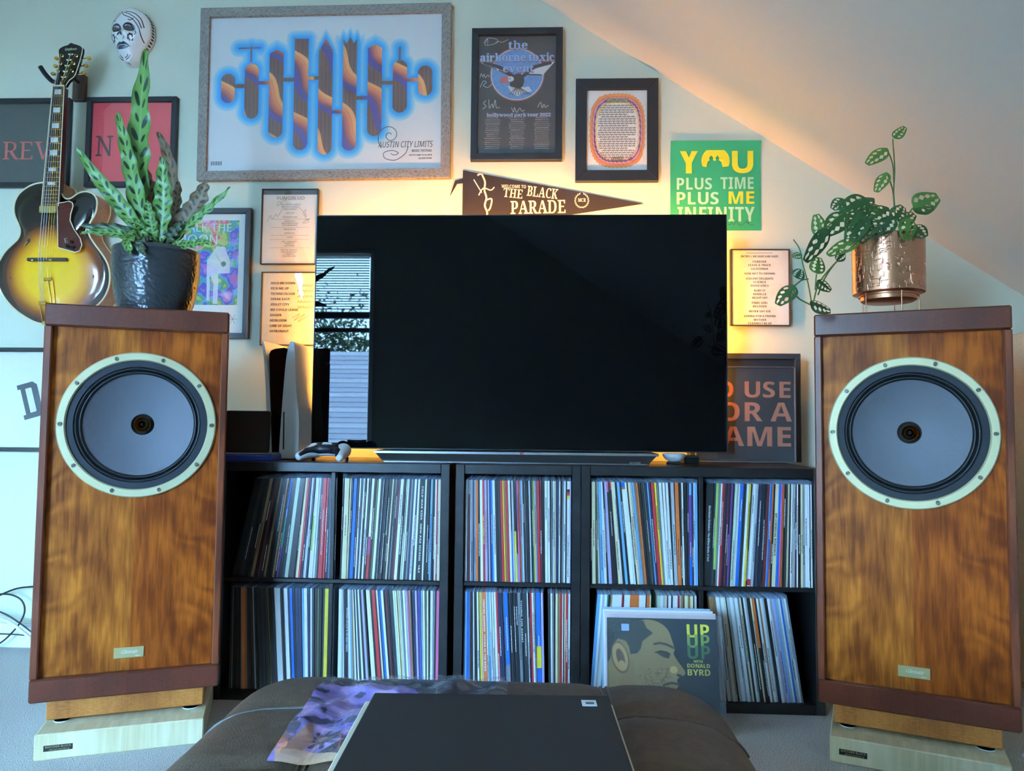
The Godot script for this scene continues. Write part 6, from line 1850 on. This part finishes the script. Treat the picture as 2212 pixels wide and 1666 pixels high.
	var ml := [[0.030, 0.022, 0.514, 0.0, 0.050, 0.546, 0.01], [0.041, -0.006, 0.477, 0.02, -0.066, 0.435, 0.03], [0.036, -0.012, 0.405, 0.03, -0.046, 0.352, 0.035], [0.062, 0.061, 0.308, 0.02, 0.130, 0.340, 0.03], [0.066, -0.072, 0.318, 0.05, -0.152, 0.290, 0.06], [0.048, -0.022, 0.348, -0.03, -0.102, 0.321, -0.03], [0.039, -0.113, 0.345, -0.02, -0.145, 0.318, -0.02],
		[0.040, -0.210, 0.211, 0.07, -0.226, 0.274, 0.08], [0.056, -0.141, 0.283, 0.06, -0.198, 0.222, 0.08], [0.044, -0.196, 0.232, 0.08, -0.256, 0.142, 0.09], [0.054, -0.103, 0.269, 0.09, -0.155, 0.190, 0.11], [0.046, -0.124, 0.198, 0.10, -0.208, 0.160, 0.11], [0.050, -0.030, 0.292, 0.07, -0.085, 0.258, 0.09], [0.046, -0.030, 0.262, 0.09, -0.062, 0.216, 0.10],
		[0.046, -0.008, 0.262, 0.06, 0.018, 0.302, 0.06], [0.042, 0.014, 0.258, 0.09, -0.002, 0.196, 0.115], [0.048, 0.060, 0.302, 0.02, 0.110, 0.308, 0.04], [0.048, -0.092, 0.252, 0.10, -0.124, 0.188, 0.115], [0.050, -0.110, 0.278, 0.09, -0.152, 0.224, 0.11], [0.042, -0.035, 0.288, 0.03, -0.072, 0.314, 0.03], [0.044, -0.003, 0.251, 0.07, 0.042, 0.280, 0.07], [0.046, 0.030, 0.240, 0.08, 0.052, 0.205, 0.105],
		[0.034, -0.291, 0.091, 0.10, -0.277, 0.116, 0.10], [0.043, -0.236, 0.103, 0.10, -0.228, 0.150, 0.10], [0.046, -0.302, 0.067, 0.12, -0.350, 0.018, 0.13], [0.058, -0.262, 0.020, 0.115, -0.205, 0.004, 0.12], [0.040, -0.240, 0.082, 0.11, -0.205, 0.056, 0.12], [0.022, -0.270, 0.159, 0.085, -0.296, 0.153, 0.09], [0.030, -0.163, 0.162, 0.10, -0.186, 0.140, 0.11], [0.040, -0.060, 0.235, 0.10, -0.100, 0.205, 0.11]]
	for i in ml.size():
		var l: Array = ml[i]
		holed_leaf(o, Vector3(l[1], l[2], l[3]), Vector3(l[4], l[5], l[6]), l[0], [lm, lm3, lm, lm2][i % 4] if i > 2 else lm2, i)

# a heart-shaped leaf with slits between the side veins
func holed_leaf(parent: Node, a: Vector3, b: Vector3, w: float, m: Material, k: int) -> void:
	var d := b - a
	var tilt := Vector3(0.5 * sin(k * 2.3), 0.6 + 0.4 * sin(k * 1.3), 1.0).normalized()
	var side := d.cross(tilt).normalized()
	var nrm := side.cross(d).normalized()
	var st := S(); st.set_smooth_group(0)
	var at := func(t: float, f: float) -> Vector3:
		var tt := clampf(t + 0.16 * absf(f) - 0.10 * absf(f) * (1.0 - t), -0.08, 1.0)
		var hw := w * 0.56 * pow(maxf(sin(PI * pow(clampf(t * 0.97 + 0.03, 0, 1), 0.62)), 0.0), 0.8)
		return a + d * tt + side * f * hw + nrm * (-0.22 * hw * absf(f) * absf(f) - 0.16 * d.length() * t * t + 0.004)
	var n := 20
	for s in [-1.0, 1.0]:
		for i in n:
			var t0 := float(i) / n
			var t1 := float(i + 1) / n
			var hole := func(t: float) -> Vector2:
				var best := Vector2(0.5, 0.5)
				for c in [0.20, 0.40, 0.60, 0.77]:
					var e: float = absf(t - c - (0.03 if s > 0 else 0.0)) / 0.062
					if e < 1.0:
						var r := sqrt(1.0 - e * e)
						best = Vector2(0.5 - 0.26 * r, 0.5 + 0.24 * r)
				return best
			var h0: Vector2 = hole.call(t0)
			var h1: Vector2 = hole.call(t1)
			var spans := [[0.0, 0.0, h0.x, h1.x], [h0.y, h1.y, 1.0, 1.0]]
			for q in spans:
				var p := [at.call(t0, s * q[0]), at.call(t1, s * q[1]), at.call(t1, s * q[3]), at.call(t0, s * q[2])]
				tri(st, p[0], p[1], p[2], nrm); tri(st, p[0], p[2], p[3], nrm)
	obj("leaf", st, m, parent)

# ------------------------------------------------------------------ small things
func small_things() -> void:
	# painted skull mask
	var o := thing("skull_mask", "white ceramic skull mask painted with black flowers, on the wall above the plant", "mask", Vector3(-1.552, 2.374, 0.0))
	var c := Canvas.new(256, 320, rgb8(240, 242, 242))
	var ink_c := rgb8(20, 22, 40)
	var f := func(a: Array) -> Array:
		var out := []
		for i in range(0, a.size(), 2):
			out.append(Vector2((a[i] - 960) * 256.0 / 350.0, (a[i + 1] - 88) * 320.0 / 482.0))
		return out
	for s in [[1085, 140, 1060, 190, 1000, 240, 978, 300, 976, 380, 985, 440], [1085, 140, 1110, 180, 1180, 215, 1225, 270, 1250, 340, 1262, 400], [1065, 150, 1030, 190, 985, 220], [1105, 150, 1170, 180, 1225, 225, 1255, 290], [1120, 142, 1190, 160, 1245, 210, 1270, 280], [1045, 150, 1005, 180, 985, 200]]:
		c.line(spline(f.call(s), 6), 4.2, ink_c)
	for s in [-1, 1]:
		var ex := 1045 if s < 0 else 1158
		var p: Vector2 = f.call([ex, 300])[0]
		for k in 9:
			var a := -PI + k * PI / 8.0
			c.ellipse(p.x + cos(a) * 25, p.y - 6 + sin(a) * 19, 7, 6, ink_c)
		c.ellipse(p.x, p.y, 26, 20, ink_c)
		c.ellipse(p.x - s * 3, p.y - 12, 16, 5, rgb8(226, 230, 232))
		c.ellipse(p.x, p.y + 1, 19, 15, rgb8(70, 56, 52))
		c.line(spline(f.call([ex - s * 5, 222, ex + s * 12, 232, ex + s * 34, 212] if s > 0 else [ex - 5, 222, ex - 12, 232, ex - 34, 212]), 5), 4.0, ink_c)
		var q: Vector2 = f.call([1024 if s < 0 else 1180, 380])[0]
		for k in 7:
			c.ellipse(q.x + cos(k * TAU / 7) * 14, q.y + sin(k * TAU / 7) * 16, 6, 7, ink_c)
		c.ellipse(q.x, q.y, 9, 10, rgb8(238, 240, 240))
		c.line(spline(f.call([1060 if s < 0 else 1130, 372, 1064 if s < 0 else 1126, 388, 1072 if s < 0 else 1118, 396]), 4), 2.5, ink_c)
		c.line(spline(f.call([990 if s < 0 else 1210, 320, 996 if s < 0 else 1222, 345, 985 if s < 0 else 1212, 360]), 4), 3.0, ink_c)
	c.poly(PackedVector2Array(f.call([1088, 316, 1072, 345, 1066, 366, 1082, 362, 1090, 345, 1098, 362, 1118, 366, 1108, 340])), ink_c)
	var lips: Array = f.call([1040, 462, 1060, 430, 1085, 418, 1105, 424, 1125, 416, 1150, 430, 1180, 462, 1150, 448, 1108, 442, 1070, 448])
	c.poly(PackedVector2Array(lips), ink_c)
	c.poly(PackedVector2Array(f.call([1055, 460, 1085, 450, 1108, 448, 1135, 450, 1168, 460, 1140, 474, 1108, 478, 1075, 474])), rgb8(50, 52, 66))
	for s in [[1062, 520, 1075, 540, 1095, 552], [1076, 514, 1086, 530, 1100, 540], [1165, 520, 1150, 540, 1128, 552], [1150, 514, 1140, 530, 1124, 540]]:
		c.line(f.call(s), 3.4, ink_c)
	c.line(spline(f.call([978, 430, 1000, 470, 1020, 500, 1035, 545, 1070, 566]), 5), 4.0, ink_c)
	var skin := print_mat(c.texture(), 0.25)
	skin.clearcoat_enabled = true; skin.clearcoat = 0.5; skin.clearcoat_roughness = 0.05
	var st := S(); st.set_smooth_group(0)
	var half := func(t: float) -> float:         # half width by height, 0 chin to 1 crown
		var a := 0.078 * sqrt(clampf(1.0 - pow((t - 0.60) / 0.40, 2.0), 0.0, 1.0)) if t > 0.60 else 0.078
		if t < 0.60:
			a = lerpf(0.046, 0.078, smoothstep(0.14, 0.52, t)) * sqrt(clampf(1.0 - pow(clampf((0.16 - t) / 0.16, 0, 1), 2.0), 0.0, 1.0))
		return maxf(a, 0.002)
	var pt := func(u: float, t: float) -> Array:
		var x: float = u * half.call(t)
		var z := 0.028 + 0.052 * sqrt(clampf(1.0 - u * u * 0.96, 0.0, 1.0)) * pow(sin(PI * clampf(t * 0.94 + 0.03, 0, 1)), 0.4)
		for s in [-1.0, 1.0]:
			z -= 0.014 * exp(-pow((x - s * 0.028) / 0.013, 2.0) - pow((t - 0.56) / 0.055, 2.0))
			z += 0.006 * exp(-pow((x - s * 0.045) / 0.018, 2.0) - pow((t - 0.42) / 0.06, 2.0))
		z += 0.008 * exp(-pow(x / 0.010, 2.0) - pow((t - 0.47) / 0.05, 2.0))
		z += 0.005 * exp(-pow(x / 0.030, 2.0) - pow((t - 0.24) / 0.04, 2.0))
		return [Vector3(x, (t - 0.5) * 0.221, z), Vector2(0.5 + x / 0.166 , 1.0 - t)]
	for i in 48:
		for j in 40:
			var q := []
			for e in [[0, 0], [1, 0], [1, 1], [0, 1]]:
				q.append(pt.call((j + e[0]) / 20.0 - 1.0, (i + e[1]) / 48.0))
			for e in [0, 2, 1, 0, 3, 2]:
				st.set_uv(q[e][1]); st.add_vertex(q[e][0])
	obj("face", st, skin, o)
	st = S(); st.set_smooth_group(0)
	var rim := []
	for i in 49:
		rim.append(pt.call(1.0, i / 48.0)[0])
	for i in 49:
		rim.append(pt.call(-1.0, 1.0 - i / 48.0)[0])
	for i in rim.size():
		var a: Vector3 = rim[i]
		var b: Vector3 = rim[(i + 1) % rim.size()]
		fan(st, [a, b, Vector3(b.x, b.y, 0.002), Vector3(a.x, a.y, 0.002)], Vector3(a.x, a.y, 0.0))
	obj("edge", st, M.white_plastic, o)
	for i in 12:
		var a: Vector3 = pt.call(1.0, 0.30 + i * 0.056)[0]
		st = S(); box(st, Vector3(a.x - 0.0005, a.y, 0.018), Vector3(0.004, 0.007, 0.016), 0.001); obj("rim_dash", st, mat(ink_c, 0.4), o)
	# cables low on the left wall
	for q in [["black cord sloping up to the left speaker low on the wall", [-1.98, 0.20, 0.035, -1.92, 0.225, 0.04, -1.86, 0.237, 0.05, -1.72, 0.252, 0.09, -1.55, 0.26, 0.22], 0.0032],
		["black cord hanging in a wide loop before the baseboard", [-1.99, 0.206, 0.045, -1.93, 0.208, 0.05, -1.885, 0.19, 0.05, -1.868, 0.155, 0.05, -1.878, 0.115, 0.05, -1.91, 0.07, 0.05, -1.96, 0.025, 0.06, -2.05, 0.006, 0.07], 0.0032],
		["black cord sagging down to the carpet behind the left speaker", [-2.0, 0.16, 0.06, -1.93, 0.135, 0.06, -1.87, 0.10, 0.06, -1.80, 0.058, 0.065, -1.70, 0.030, 0.09, -1.60, 0.008, 0.14], 0.0028],
		["thin black cord lying straight along the baseboard", [-2.02, 0.055, 0.03, -1.92, 0.054, 0.03, -1.85, 0.050, 0.03, -1.72, 0.045, 0.03], 0.0022]]:
		st = S(); tube(st, spline(v3(q[1]), 6), q[2], 8)
		var cb := obj("cable", st, M.black, self); tag(cb, q[0], "cable", "cables by the left wall")
	st = S(); tube(st, spline(v3([-2.02, 0.14, 0.07, -1.92, 0.115, 0.07, -1.85, 0.075, 0.075, -1.78, 0.035, 0.085, -1.66, 0.008, 0.12]), 6), 0.006, 10)
	tag(obj("cable", st, M.trim, self), "thick white cord sagging to the carpet behind the left speaker", "cable", "cables by the left wall")
	st = S(); tube(st, spline(v3([-0.80, 0.748, 0.33, -0.735, 0.752, 0.33, -0.715, 0.752, 0.30, -0.66, 0.80, 0.17]), 6), 0.0028, 8)
	tag(obj("cable", st, M.black, self), "black cord running from the game console to behind the television", "cable")
	# pale cabinet at the right edge
	var pale := planar(mat(Color.WHITE, 0.55), Vector3(1.4, 1.4, 1.4)); pale.albedo_texture = wood_tex(256, 256, rgb8(206, 172, 140), rgb8(228, 198, 168), 93, 0.06)
	o = thing("cabinet", "pale wood cabinet standing at the far right behind the copper pot's loudspeaker", "cabinet", Vector3(1.835, 0, 0.30))
	st = S(); box(st, Vector3(0, 0.61, -0.005), Vector3(0.30, 1.17, 0.36), 0.003); obj("body", st, pale, o)
	st = S(); box(st, Vector3(0, 0.012, 0), Vector3(0.28, 0.025, 0.34)); obj("plinth", st, pale, o)
	for s in [-1, 1]:
		st = S(); box(st, Vector3(s * 0.0745, 0.61, 0.183), Vector3(0.147, 1.16, 0.018), 0.002); obj("door", st, pale, o)
